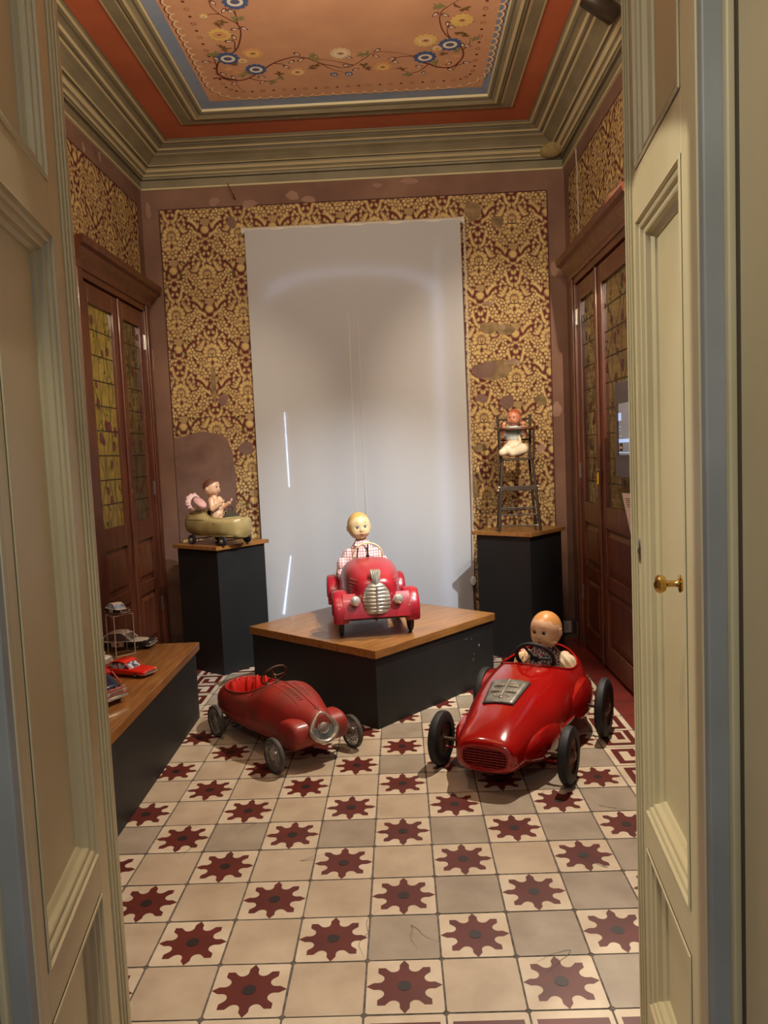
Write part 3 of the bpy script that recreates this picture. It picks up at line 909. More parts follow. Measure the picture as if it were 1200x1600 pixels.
d = MB(); d.box(-.012, 1.34, -.012, .60, .358, .40); d.build('plinth_top', M_PWOOD, root, smooth=False, bevel=.003)
PH = .40; TH_ = .825

# ------------------------------------------------------------------ shared vehicle tools
def sgnpow(v, p): return math.copysign(abs(v) ** p, v)


class Hull:
    """lofted body along local x; stations = (x, half width, z bottom, z widest, z top, n upper, n lower)"""
    def __init__(s, st, k=6):
        P = [np.array(a, float) for a in st]
        out = []
        for i in range(len(P) - 1):
            p0 = P[max(i - 1, 0)]; p1 = P[i]; p2 = P[i + 1]; p3 = P[min(i + 2, len(P) - 1)]
            for j in range(k):
                t = j / k
                out.append(0.5 * ((2 * p1) + (p2 - p0) * t + (2 * p0 - 5 * p1 + 4 * p2 - p3) * t * t + (3 * p1 - p0 - 3 * p2 + p3) * t ** 3))
        out.append(P[-1]); s.s = out

    def ring(s, a, m=40, grow=0.0):
        x, w, zb, zm, zt, nu, nl = a
        w = max(w, .002) + grow; r = []
        for j in range(m):
            t = 2 * PI * j / m; c, sn = math.cos(t), math.sin(t)
            n = nu if sn >= 0 else nl
            y = w * sgnpow(c, 2 / n)
            z = zm + ((zt - zm + grow) if sn >= 0 else (zm - zb + grow)) * sgnpow(sn, 2 / n)
            r.append((x, y, z))
        return r

    def mesh(s, mb, mi=0, m=40, grow=0.0):
        mb.ring_loft([s.ring(a, m, grow) for a in s.s], mi, True)

    def at(s, x):
        q = np.array(s.s); i = np.argsort(q[:, 0])
        return np.array([np.interp(x, q[i, 0], q[i, k]) for k in range(7)])

    def top(s, x, y, grow=0.0):
        x_, w, zb, zm, zt, nu, nl = s.at(x)
        w += grow
        u = min(abs(y) / w, 0.999)
        return zm + (zt - zm + grow) * (1 - u ** nu) ** (1 / nu)

    def side(s, x, z, grow=0.0):
        x_, w, zb, zm, zt, nu, nl = s.at(x)
        if z >= zm: u = min((z - zm) / (zt - zm + 1e-6), .999); return (w + grow) * (1 - u ** nu) ** (1 / nu)
        u = min((zm - z) / (zm - zb + 1e-6), .999); return (w + grow) * (1 - u ** nl) ** (1 / nl)


def rim(h, pts, r, name, m, parent, grow=0.002, n=10):
    d = MB(); d.tube([(x, y, h.top(x, y) + grow) for x, y in pts], r, n, 0, closed=True)
    return d.build(name, m, parent)


def oval(cx, rx, ry, n=48, e=2.0, cy=0.0, egg=0.0):
    return [(cx + rx * sgnpow(math.cos(2 * PI * i / n), 2 / e), cy + ry * sgnpow(math.sin(2 * PI * i / n), 2 / e) * (1 + egg * math.cos(2 * PI * i / n))) for i in range(n)]


def steering(parent, c, R, tilt, r, mrim, mspoke, col_to, spokes=3, lean=0.0):
    """steering_wheel > rim, spokes, column"""
    M = T(*c) @ RX(lean) @ RY(-tilt)
    d = MB(); d.torus(R, r, M, 40, 10)
    w = d.build('steering_wheel', mrim, parent)
    s = MB()
    for k in range(spokes):
        a = 2 * PI * k / spokes + (PI / 2 if spokes == 3 else 0)
        s.tube([M @ Vector((0, 0, -.006)), M @ Vector((R * .5 * math.cos(a), R * .5 * math.sin(a), -.004)), M @ Vector((R * math.cos(a), R * math.sin(a), 0))], [r * .9, r * .75, r * .6], 8)
    s.lathe([(.0001, -.012), (r * 2.2, -.010), (r * 2.4, 0), (r * 1.4, .004), (.0001, .005)], 16, 0, M)
    s.build('steering_spokes', mspoke, w)
    s = MB(); s.tube([M @ Vector((0, 0, 0)), Vector(col_to)], r * .8, 10); s.build('steering_column', mspoke, w)
    return w


# ------------------------------------------------------------------ materials for toys
M_FRED = mat('faded_red_paint', (154, 42, 34), 0.48, rgb2=(114, 58, 46), scale=6, lo=0.42, hi=0.68, bump=0.06, bscale=60, coat=0.1)
M_FREDIN = mat('interior_bright_red', (206, 40, 24), 0.5, rgb2=(186, 34, 22), scale=8)
M_GRED = mat('gloss_racing_red', (170, 15, 14), 0.14, rgb2=(156, 14, 12), scale=4, coat=0.8)
M_GREDD = mat('grille_red', (142, 22, 20), 0.35)
M_MRED = mat('maroon_red_paint', (158, 30, 44), 0.3, rgb2=(142, 26, 34), scale=7, coat=0.35)
M_RUB = mat('black_rubber', (30, 30, 32), 0.62, bump=0.05, bscale=80)
M_GRUB = mat('greyed_rubber', (84, 78, 74), .7, rgb2=(62, 58, 56), scale=30)
M_DARKIN = mat('dark_cockpit', (34, 18, 16), 0.7)
M_WIRE = mat('dull_wheel_metal', (168, 158, 148), 0.42, 0.35, rgb2=(118, 108, 100), scale=30)
M_RUSTY = mat('rusty_metal', (120, 96, 78), 0.55, 0.6, rgb2=(86, 58, 42), scale=30)
M_EMB = mat('embossed_engine_metal', (158, 156, 148), 0.34, 0.5, rgb2=(126, 124, 116), scale=25)
M_GLASSL = mat('headlamp_glass', (226, 222, 206), 0.08, 0.55, coat=0.9)
M_IVORY = mat('ivory_plastic', (222, 196, 140), 0.35, coat=0.2)
M_CREAMT = mat('worn_cream_tin', (172, 154, 104), 0.42, rgb2=(126, 106, 60), scale=9, lo=0.4, hi=0.75, bump=0.08, bscale=40, coat=0.2)
M_RUST = mat('rust_brown', (96, 62, 32), 0.7)


def disc_wheel(parent, c, r, w, tyre, hub, spokes=0, name='wheel', s=1, tr=None):
    """wheel turning about local y; s = outer side"""
    tr = tr or r * .16
    M = T(*c) @ RX(-PI / 2 * s)
    d = MB()
    d.lathe([(r - tr * 2, -w * .45), (r - tr * .7, -w * .5), (r - tr * .15, -w * .32), (r, 0), (r - tr * .15, w * .32), (r - tr * .7, w * .5), (r - tr * 2, w * .45)], 44, 0, M, cap=False)
    t = d.build(name, tyre, parent)
    h = MB()
    R2 = r - tr * 1.6
    if spokes:
        h.torus(R2, w * .34, M, 44, 10)
        h.torus(R2 * .62, w * .16, M, 36, 8)
        for k in range(spokes):
            a = 2 * PI * k / spokes
            for q in (-1, 1):
                h.tube([M @ Vector((R2 * .3 * math.cos(a), R2 * .3 * math.sin(a), w * .25 * q)), M @ Vector((R2 * math.cos(a), R2 * math.sin(a), w * .1 * q))], w * .075, 6)
        h.lathe([(.0001, -w * .5), (R2 * .30, -w * .45), (R2 * .34, 0), (R2 * .30, w * .5), (R2 * .14, w * .62), (.0001, w * .64)], 24, 0, M)
    else:
        h.lathe([(.0001, -w * .3), (R2, -w * .25), (R2 * 1.02, 0), (R2, w * .42), (R2 * .9, w * .34), (R2 * .55, w * .12), (R2 * .42, w * .22), (R2 * .25, w * .5), (R2 * .2, w * .62), (.0001, w * .66)], 36, 0, M)
    h.build('wheel_hub', hub, t)
    return t


def axle(parent, a, b, r, m=None):
    d = MB(); d.tube([a, b], r, 10); return d.build('axle', m or M_RUSTY, parent)


# ------------------------------------------------------------------ left floor car: faded red
lc = empty('pedal_car', (-.391, 1.479, 0), math.atan2(-.773, .635))
tag(lc, 'empty faded red pedal car with silver grille and wire wheels on the tiles', 'pedal car', None)
H1 = Hull([(-.790, .012, .100, .135, .165, 2.2, 2.2), (-.770, .075, .080, .135, .190, 2.3, 2.3), (-.715, .122, .068, .140, .222, 2.4, 2.4), (-.62, .150, .060, .145, .246, 2.5, 2.8), (-.50, .160, .056, .150, .252, 2.5, 3.0), (-.38, .160, .056, .152, .262, 2.5, 3.0), (-.30, .155, .058, .155, .292, 2.3, 3.0), (-.22, .154, .062, .155, .306, 2.7, 3.0), (-.12, .134, .068, .150, .292, 2.6, 2.8), (-.02, .104, .072, .148, .262, 2.1, 2.6), (.04, .080, .080, .148, .245, 2.1, 2.4), (.068, .068, .095, .150, .228, 2.1, 2.2), (.078, .045, .12, .155, .20, 2, 2)])
d = MB(); H1.mesh(d, 0, 48)
# front wing swellings beside the wheels
body = d.build('body', [M_FRED, M_FREDIN], lc, angle=60)
c1 = MB(); R_ = []
for z, g in ((.10, .80), (.13, .92), (.30, 1.0), (.42, 1.02)): R_.append([(-.515 + x * g, y * g, z) for x, y in [(p[0] , p[1]) for p in oval(0, .185, .125, 44, 2.4, 0, -.10)]])
c1.ring_loft(R_, 0); c1 = c1.build('cutter', M_FREDIN)
M_ = lc.matrix_basis.copy()
cut(body, [c1])
rim(H1, oval(-.515, .186, .126, 56, 2.4, 0, -.10), .0055, 'cockpit_rim', M_FRED, body)
for s in (1, -1):
    w = MB()
    w.ring_loft([[(x + rx * math.cos(t) * .95, s * (yy + wy * 0), 0) for t in (0,)] for x, rx, yy, wy in ((0, 0, 0, 0),) * 2], 0, False) if False else None
    for (yc, rw) in ((0, 0),): pass
    rings = []
    for i in range(9):
        t = i / 8; y = .055 + .100 * t
        k = math.sin(min(1, (1 - t) * 3.2 + .12) * PI / 2) ** .6 if t > .68 else 1
        ring = []
        for j in range(28):
            a = 2 * PI * j / 28
            z = .138 + (.070 if math.sin(a) > 0 else .058) * sgnpow(math.sin(a), .8) * k
            ring.append((-.005 + .082 * sgnpow(math.cos(a), .8) * k, s * y, z))
        rings.append(ring)
    w.ring_loft(rings, 0)
    w.build('wing', M_FRED, lc, angle=70)
# seat back with pleats
d = MB()
for k in range(7):
    a = math.radians(-58 + k * 19.5)
    x = -.512 - .168 * math.cos(a); y = .112 * math.sin(a)
    d.ell((x + .006, y, .190), .013, .024, .058, 14, 0, RZ(a))
d.build('seat_back', M_FREDIN, lc)
# grille: chrome oval ring, upright bars, round badge
gr = MB()
GM = T(.084, 0, .166) @ RY(math.radians(68)) @ RZ(PI / 2)
pts = []
for i in range(44):
    t = 2 * PI * i / 44; x = .068 * math.cos(t); y = .056 * math.sin(t)
    if y > 0: x *= 1 - .50 * (y / .056) ** 1.2; y *= 1.22
    pts.append((x, y))
gr.tube([GM @ Vector((x, y, 0)) for x, y in pts], .0085, 10, 0, closed=True)
gr.tube([GM @ Vector((x * .86, y * .86, -.001)) for x, y in pts], .003, 8, 0, closed=True)
gp = gr.build('grille', M_CHROME, lc)
g2 = MB(); g2.prism([(x * .98, y * .98) for x, y in pts], -.02, -.006, 0, GM); g2.build('grille_backing', M_DARKIN, gp, smooth=False)
g3 = MB()
for k in range(-8, 9):
    x = k * .0075
    ys = [p[1] for p in pts if abs(p[0] - x) < .010]
    if ys: g3.tube([GM @ Vector((x, min(ys) * .9, -.003)), GM @ Vector((x, max(ys) * .88, -.003))], .0017, 6)
g3.build('grille_bars', M_CHROME, gp)
g4 = MB(); g4.torus(.026, .003, GM @ T(0, .008, .001), 28, 8); g4.lathe([(.0001, -.004), (.022, -.003), (.021, .004), (.010, .009), (.0001, .010)], 24, 0, GM @ T(0, .008, 0))
g4.build('grille_badge', M_WIRE, gp)
# bonnet ridge and louvres
d = MB(); d.tube([(x, 0, H1.top(x, 0) + .0005) for x in np.linspace(-.24, .05, 14)], .0028, 8)
for s in (1, -1):
    d.tube([(x, s * (.062 - .1 * (x + .24) * .45), H1.top(x, .062 - .1 * (x + .24) * .45) - .0008) for x in np.linspace(-.25, -.03, 12)], .0022, 8)
    for k in range(9):
        x = -.20 + k * .018; y0, y1 = .020, .048 - k * .0012
        d.tube([(x - .006, s * y1, H1.top(x, y1) + .0002), (x, s * (y0 + y1) / 2, H1.top(x, (y0 + y1) / 2) + .001), (x + .006, s * y0, H1.top(x, y0) + .0002)], .0020, 6)
d.tube([(x, s2 * H1.side(x, .125, .001), .125) for s2 in (1,) for x in np.linspace(-.70, -.06, 24)], .0025, 6)
d.tube([(x, -H1.side(x, .125, .001), .125) for x in np.linspace(-.70, -.06, 24)], .0025, 6)
d.build('bonnet_pressings', M_FRED, body)
d = MB(); d.ell((.03, .0, H1.top(.03, 0)), .010, .010, .003, 12); d.build('bonnet_cap_hole', M_RUSTY, body)
WR = .078
for (x, y) in ((0, .207), (0, -.207), (-.597, .19), (-.597, -.19)):
    disc_wheel(lc, (x, y, WR), WR, .022, M_GRUB, M_WIRE, 22, s=1 if y > 0 else -1, tr=.0065)
axle(lc, (0, -.205, WR), (0, .205, WR), .006); axle(lc, (-.597, -.19, WR), (-.597, .19, WR), .006)
steering(lc, (-.335, .0, .322), .066, math.radians(52), .0042, M_RUSTY, M_RUSTY, (-.20, 0, .22), 3)
d = MB()
for s in (1, -1):
    d.tube([(-.10, s * .05, .075), (-.30, s * .06, .045), (-.55, s * .05, .07)], .004, 8)
d.build('pedal_rods', M_RUSTY, lc)

# ------------------------------------------------------------------ glossy racer
rc_ = empty('pedal_car', (.4175, 1.271, 0), math.atan2(-.902, -.432))
tag(rc_, 'glossy red racing pedal car with black tyres and embossed silver engine plate', 'pedal car', None)
H2 = Hull([(.205, .070, .098, .140, .185, 3, 3), (.200, .112, .085, .142, .206, 2.8, 3.2), (.170, .132, .076, .145, .226, 2.5, 3.0), (.08, .154, .070, .150, .256, 2.3, 2.8), (-.05, .178, .068, .155, .284, 2.3, 2.7), (-.20, .205, .068, .160, .318, 2.3, 2.7), (-.36, .222, .070, .165, .346, 2.3, 2.7), (-.52, .226, .072, .168, .358, 2.3, 2.7), (-.70, .216, .076, .170, .362, 2.2, 2.7), (-.84, .175, .086, .175, .350, 2.2, 2.6), (-.97, .110, .105, .180, .315, 2.1, 2.4), (-1.07, .045, .13, .185, .255, 2, 2.2), (-1.10, .008, .17, .19, .21, 2, 2)])
d = MB(); H2.mesh(d, 0, 56)
body = d.build('body', [M_GRED, M_DARKIN, M_GREDD], rc_, angle=55)
ck = MB(); ck.ring_loft([[(-.625 + x * g, y * g, z) for x, y in oval(0, .205, .174, 52, 2.3)] for z, g in ((.12, .9), (.16, .97), (.3, 1.0), (.5, 1.0))], 0)
ck = ck.build('cutter', M_DARKIN)
# slot for the nose grille
ng = MB(); ng.ring_loft([[(x, y, z) for y, z in [(p[0], p[1] + .142) for p in oval(0, .092, .040, 40, 3.2)]] for x in (.165, .26)], 0)
ng = ng.build('cutter', M_GREDD)
cut(body, [ck, ng])
rim(H2, oval(-.625, .206, .175, 60, 2.3), .006, 'cockpit_rim', M_GRED, body, .0)
g = MB()
g.tube([(.2015, y, z + .142) for y, z in oval(0, .094, .042, 44, 3.2)], .0045, 8, 0, closed=True)
for k in range(7):
    z = .142 - .033 + k * .011
    hw = .090 * (1 - min(.999, abs(z - .142) / .041) ** 3.2) ** (1 / 3.2)
    g.box(.186, .198, -hw, hw, z - .0022, z + .0022)
for k in range(-3, 4): g.box(.182, .192, k * .024 - .0018, k * .024 + .0018, .106, .178)
g.build('nose_grille', M_GREDD, rc_, smooth=False)
# engine plate following the bonnet
ep = MB(); NX, NY = 10, 8
def ept(i, j, lift):
    x = -.235 + .190 * i / NX; hw = .088 - .022 * i / NX
    y = -.022 + (-hw + 2 * hw * j / NY)
    return Vector((x, y, H2.top(x, y) + lift))
for lift, mi in ((.004, 0),):
    vs = [ept(i, j, lift) for i in range(NX + 1) for j in range(NY + 1)]
    ep.add(vs, [(i * (NY + 1) + j, i * (NY + 1) + j + 1, (i + 1) * (NY + 1) + j + 1, (i + 1) * (NY + 1) + j) for i in range(NX) for j in range(NY)], 0)
epo = ep.build('engine_plate', M_EMB, rc_)
so = epo.modifiers.new('s', 'SOLIDIFY'); so.thickness = .004
fr = MB()
edge = [ept(i, 0, .003) for i in range(NX + 1)] + [ept(NX, j, .003) for j in range(1, NY + 1)] + [ept(i, NY, .003) for i in range(NX - 1, -1, -1)] + [ept(0, j, .003) for j in range(NY - 1, 0, -1)]
fr.tube(edge, .0035, 6, 0, closed=True)
fr.build('plate_recess_edge', M_DARKIN, epo)
em = MB()
def es(x, y, l=.007): y *= 1.15; return Vector((x, y - .022, H2.top(x, y - .022) + l))
em.tube([es(-.225, 0), es(-.15, 0), es(-.085, 0)], .0085, 10)
for x in (-.175, -.130):
    for s in (1, -1):
        em.tube([es(x, s * .008), es(x, s * .030), es(x, s * .048)], [.008, .011, .010], 12)
        for q in range(3): em.torus(.0115, .0016, T(*es(x, s * (.018 + q * .009))) @ RX(PI / 2), 14, 6)
for s in (1, -1):
    em.tube([es(-.205, s * .006), es(-.214, s * .030), es(-.200, s * .052), es(-.185, s * .046)], .0032, 8)
    em.tube([es(-.10, s * .012), es(-.088, s * .03), es(-.082, s * .006)], .003, 8)
    em.ell(es(-.095, s * .026), .007, .009, .006, 10)
for i, j in ((0, 0), (0, NY), (NX, 0), (NX, NY)): pass
em.ell(es(-.083, 0), .008, .012, .006, 10)
em.build('engine_relief', M_CHROME, epo)
for (i, j) in ((1, 1), (1, NY - 1), (NX - 1, 1), (NX - 1, NY - 1)):
    sc = MB(); sc.ell(ept(i, j, .005), .005, .005, .002, 8); sc.build('plate_screw', M_RUB, epo)
# side skirts with the stepped edge over each axle, and the moulding line
for s in (1, -1):
    sk = MB()
    for (xa, xb, out, zc, zh) in ((-.22, .13, .034, .140, .062), (-.74, -.36, .036, .180, .085)):
        rings = []
        for i in range(9):
            t = i / 8; x = xa + (xb - xa) * t; k = math.sin(PI * min(max(t, .04), .96)) ** .45
            y0 = H2.side(x, zc) - .02
            rings.append([(x, s * (y0 + (out + .02) * k * u), zc + zh * k * v) for u, v in ((0, 1), (.55, 1.0), (.9, .6), (1, 0), (1.0, -.55), (.7, -.95), (0, -1))])
        sk.ring_loft(rings, 0)
    sk.build('axle_fairing', M_GRED, rc_, angle=50)
    ln = MB()
    ln.tube([(x, s * (H2.side(x, z) + .002), z) for x, z in [(.12 - .80 * t, .118 + .035 * math.sin(t * 3)) for t in np.linspace(0, 1, 30)]], .0035, 8)
    ln.tube([(x, s * (H2.side(x, .086) + .002 + (.016 if abs(x) < .08 else 0)), .086) for x in np.linspace(.15, -.75, 30)], .005, 8)
    ln.build('side_moulding', M_GRED, body)
for (x, y, r) in ((0, .285, .1175), (0, -.268, .1175), (-.565, .318, .137), (-.565, -.262, .137)):
    disc_wheel(rc_, (x, y, r), r, .046, M_RUB, M_RUSTY, 0, s=1 if y > 0 else -1, tr=r * .20)
axle(rc_, (0, -.28, .1175), (0, .28, .1175), .008); axle(rc_, (-.565, -.262, .137), (-.565, .318, .137), .008)
d = MB()
for s in (1, -1):
    d.tube([(.02, s * .24, .09), (-.04, s * .15, .07), (-.30, s * .10, .06), (-.5, s * .12, .10)], .005, 8)
d.build('steering_rods', M_GREDD, rc_)
steering(rc_, (-.475, .022, .372), .088, math.radians(58), .0095, M_RUB, M_RUB, (-.34, .0, .27), 3)

# ------------------------------------------------------------------ maroon car on the plinth
cc = empty('pedal_car', (-.12, 2.185, PH), math.radians(-82.5))
tag(cc, 'maroon vintage pedal car with ribbed grille and two headlamps on the low plinth', 'pedal car', None)
H3 = Hull([(-.70, .02, .10, .16, .22, 2.2, 2.4), (-.685, .09, .09, .17, .25, 2.4, 2.6), (-.63, .140, .085, .18, .285, 2.6, 3), (-.52, .160, .08, .19, .305, 3, 3.2), (-.40, .165, .08, .19, .325, 3, 3.2), (-.31, .165, .08, .22, .368, 3.0, 3.2), (-.24, .162, .08, .22, .378, 3.0, 3.2), (-.12, .150, .085, .22, .366, 3.0, 3), (-.01, .130, .09, .22, .344, 2.9, 3), (.075, .108, .10, .22, .320, 2.8, 3), (.105, .085, .12, .22, .300, 2.7, 2.6), (.112, .06, .15, .22, .270, 2.3, 2.3)])
d = MB(); H3.mesh(d, 0, 52)
body = d.build('body', [M_MRED, M_DARKIN], cc, angle=50)
ck = MB(); ck.ring_loft([[(-.485 + x * g, y * g, z) for x, y in oval(0, .155, .132, 44, 3.0)] for z, g in ((.12, .92), (.2, 1.0), (.5, 1.0))], 0)
ck = ck.build('cutter', M_DARKIN)
cut(body, [ck])
rim(H3, oval(-.485, .156, .133, 52, 3.0), .005, 'cockpit_rim', M_MRED, body)
# apron between the wings
d = MB()
d.ring_loft([[(x, y, z) for x, z in ((.075, .235), (.105, .20), (.125, .125), (.128, .112), (.10, .108), (.02, .112), (.0, .22))] for y in np.linspace(-.175, .175, 9)], 0)
d.build('front_apron', M_MRED, cc, angle=35)
def wing(xc, yc, R, w, a0, a1, zc, tail=0.0, n=16):
    d = MB(); rings = []
    for i in range(n + 1):
        a = a0 + (a1 - a0) * i / n
        q = []
        for j in range(12):
            b = PI * j / 11
            rr = R * (.86 + .14 * math.sin(b) ** .7)
            q.append((xc + rr * math.cos(a), yc - w * math.cos(b) * (1.0 if abs(math.cos(b)) < .98 else 1), zc + rr * math.sin(a)))
        for j in range(11, -1, -1):
            b = PI * j / 11
            rr = R * (.86 + .14 * math.sin(b) ** .7) - .008
            q.append((xc + rr * math.cos(a), yc - (w - .004) * math.cos(b), zc + rr * math.sin(a)))
        rings.append(q)
    d.ring_loft(rings, 0)
    return d
for s in (1, -1):
    w = wing(.005, s * .188, .118, .040, math.radians(-22), math.radians(200), .128)
    w.build('wing', M_MRED, cc, angle=60)
    w = wing(-.585, s * .192, .118, .042, math.radians(-25), math.radians(200), .122)
    w.build('wing', M_MRED, cc, angle=60)
    d = MB(); d.box(-.50, -.09, min(s * .15, s * .205), max(s * .15, s * .205), .088, .098); d.build('running_board', M_MRED, cc, bevel=.003)
    # headlamp pod
    HM = T(.128, s * .112, .207) @ RY(PI / 2)
    d = MB(); d.lathe([(.0001, -.05), (.010, -.046), (.020, -.02), (.0255, 0), (.026, .008), (.023, .010)], 24, 0, HM)
    hl = d.build('headlamp', M_CHROME if s else M_CHROME, cc)
    d = MB(); d.lathe([(.0235, .006), (.021, .012), (.013, .017), (.0001, .019)], 24, 0, HM); d.torus(.0245, .0022, HM @ T(0, 0, .008), 28, 8, 0)
    d.build('lamp_lens', M_GLASSL, hl)
    disc_wheel(cc, (0, s * .186, .08), .08, .026, M_RUB, M_IVORY, 0, s=s, tr=.018)
    disc_wheel(cc, (-.58, s * .190, .08), .08, .026, M_RUB, M_IVORY, 0, s=s, tr=.018)
axle(cc, (0, -.186, .08), (0, .186, .08), .005); axle(cc, (-.58, -.19, .08), (-.58, .19, .08), .005)
# ribbed grille shield: near-round, waisted into a flat base
g = MB()
def gw(z):  # half width against height over the apron
    t = (z - .132) / .166
    if t > .42: return .073 * math.sqrt(max(0, 1 - ((t - .42) / .58) ** 2))
    return .060 + .013 * math.sin(max(t, 0) / .42 * PI / 2)
rows = 17
rings = []
for i in range(rows * 4 + 1):
    z = .132 + .166 * i / (rows * 4)
    w = max(gw(z), .004); rib = .0038 * (abs(math.sin(PI * i / (rows * 4) * 8.5)) ** .6)
    rings.append([(.112 + .030 * (1 - (j / 8 - 1) ** 2) ** .8 * (w / .073) + rib, w * (j / 8 - 1), z) for j in range(17)] + [(.095, w * .8, z), (.095, -w * .8, z)])
g.ring_loft(rings, 0)
gp = g.build('grille', M_CHROME, cc, angle=30)
d = MB()
d.ring_loft([[(.147 + .002 * k - abs(y) * .1, y, z) for y in (-.007, -.003, .003, .007)] + [(.13, .006, z), (.13, -.006, z)] for k, z in enumerate(np.linspace(.14, .29, 8) * 1.0)][:7], 0) if False else None
d.tube([(.148, 0, z) for z in np.linspace(.136, .27, 6)], .005, 8)
d.build('grille_centre_rib', M_CHROME, gp)
# fluted mascot running up the bonnet
d = MB()
for k in range(-2, 3):
    d.tube([(.132 - .006 * abs(k), k * .0060, .288), (.124 - .003 * abs(k), k * .0090, .318), (.100, k * .0112, .346), (.060, k * .0105, .352)], [.0036, .0056, .0062, .004], 8)
d.build('bonnet_mascot', M_CHROME, cc)
# speed lines pressed into the bonnet sides
for s in (1, -1):
    d = MB()
    for k in range(5):
        z0 = .298 - k * .016
        d.tube([(x, s * (H3.side(x, z0) + .0005), z0) for x in np.linspace(.075 - .006 * k, -.05 + .012 * k, 8)], [.0008] + [.0030] * 6 + [.0008], 6)
    d.build('bonnet_speed_lines', M_MRED, body)
steering(cc, (-.345, .002, .372), .086, math.radians(68), .0048, M_IVORY, M_RUB, (-.24, 0, .30), 2)
d = MB(); d.tube([(-.05, .0, .09), (.06, .0, .085)], .006, 8); d.tube([(.02, -.14, .085), (.02, .14, .085)], .004, 8); d.build('steering_link', M_RUSTY, cc)

# ------------------------------------------------------------------ cream boat-shaped car on the left plinth
bc = empty('toy_car', (-1.135, 3.045, TH_), math.radians(-38))
bc.scale = (1.25, 1.25, 1.1)
tag(bc, 'worn cream toy car with open seat and rounded tail on the tall left plinth', 'toy car', None)
H4 = Hull([(-.215, .02, .08, .12, .15, 2.2, 2.4), (-.205, .06, .06, .12, .17, 2.3, 2.6), (-.17, .088, .052, .125, .195, 2.3, 3), (-.10, .100, .048, .128, .205, 2.4, 3.4), (-.04, .102, .045, .128, .192, 2.6, 3.6), (.02, .100, .042, .125, .168, 3, 3.6), (.08, .096, .040, .122, .158, 3.4, 3.6), (.14, .084, .038, .12, .157, 3.6, 3.4), (.18, .060, .038, .12, .158, 3.4, 3), (.195, .034, .045, .12, .155, 3, 3)])
d = MB(); H4.mesh(d, 0, 44)
body = d.build('body', [M_CREAMT, M_DARKIN, M_RUST], bc, angle=45)
ck = MB(); ck.ring_loft([[(.035 + x, y, z) for x, y in oval(0, .090, .070, 40, 2.6)] for z in (.07, .3)], 0); ck = ck.build('cutter', M_DARKIN)
cut(body, [ck])
rim(H4, oval(.035, .091, .071, 44, 2.6), .0028, 'cockpit_rim', M_CREAMT, body)
d = MB()
for s in (1, -1): d.tube([(x, s * (H4.side(x, .150) + .001), .150 - .10 * max(0, x) * .2) for x in np.linspace(-.17, .0, 12)], .0024, 6)
for s in (1, -1): d.tube([(x, s * (H4.side(x, .056) + .002), .056) for x in np.linspace(-.18, .17, 20)], .004, 6)
d.build('body_beading', M_CREAMT, body)
rr = random.Random(8)
for k in range(14):
    d = MB()
    x = rr.uniform(-.15, .17); z = rr.choice([.146, .150, .153, .06, .07, .13]); s = rr.choice([1, -1])
    d.ell((x, s * H4.side(x, z), z), rr.uniform(.002, .006), .0012, rr.uniform(.0015, .004), 8)
    d.build('paint_chip', M_RUST, body)
for (x, y) in ((-.125, .085), (-.125, -.085), (.115, .080), (.115, -.080)):
    disc_wheel(bc, (x, y, .029), .029, .016, M_RUB, M_WIRE, 0, s=1 if y > 0 else -1, tr=.0075)
axle(bc, (-.125, -.085, .029), (-.125, .085, .029), .003); axle(bc, (.115, -.08, .029), (.115, .08, .029), .003)
# small cowl screen in front of the seat
d = MB(); d.ring_loft([[(.122 - t * .03, y, .150 + t * .045 * (1 - (y / .06) ** 2)) for y in np.linspace(-.06, .06, 9)] + [(.126 - t * .03, y, .150 + t * .045 * (1 - (y / .06) ** 2)) for y in np.linspace(.06, -.06, 9)] for t in (0, .5, 1)], 0)
d.build('cowl', mat('dark_olive_cowl', (56, 50, 34), .5), bc)
steering(bc, (.072, 0, .196), .028, math.radians(55), .002, M_RUB, M_RUSTY, (.11, 0, .15), 2)

# ------------------------------------------------------------------ roller blind over the window
def blind_mat():
    m = bpy.data.materials.new('translucent_blind_cloth'); m.use_nodes = True
    nt = m.node_tree; nt.nodes.clear()
    o = nt.nodes.new('ShaderNodeOutputMaterial'); mx = nt.nodes.new('ShaderNodeMixShader')
    d = nt.nodes.new('ShaderNodeBsdfDiffuse'); t = nt.nodes.new('ShaderNodeBsdfTranslucent')
    col = (*lin((186, 186, 188)), 1)
    d.inputs[0].default_value = col; t.inputs[0].default_value = (*lin((214, 216, 222)), 1)
    mx.inputs[0].default_value = 0.12
    nt.links.new(d.outputs[0], mx.inputs[1]); nt.links.new(t.outputs[0], mx.inputs[2]); nt.links.new(mx.outputs[0], o.inputs[0])
    return m
M_BLIND = blind_mat()
M_DAY = mat('daylight_pane', (210, 225, 250), 0.5, emis=(205, 222, 255), estr=4.0)
M_SHUT = mat('grey_shutter_board', (120, 112, 104), 0.7, rgb2=(104, 96, 90), scale=6)
M_BLTUBE = mat('blind_tube_white', (206, 198, 184), 0.45)
bl = empty('roller_blind', (-.215, 3.60, 2.95))
tag(bl, 'tall pale grey roller blind pulled down over the window in the back wall', 'blind')
d = MB()
d.tube([(-.765, 0, 0), (.765, 0, 0)], .021, 20); d.tube([(-.775, 0, 0), (-.762, 0, 0)], .026, 16); d.tube([(.762, 0, 0), (.775, 0, 0)], .026, 16)
d.build('blind_roller', M_BLTUBE, bl)
d = MB(); NXb, NZb = 60, 12
vs = []
for i in range(NXb + 1):
    for j in range(NZb + 1):
        x = -.752 + 1.500 * i / NXb; z = -2.90 * j / NZb
        vs.append((x, -.0215 + .003 * math.sin(x * 9) * j / NZb + .002 * math.sin(x * 23 + 1), z))
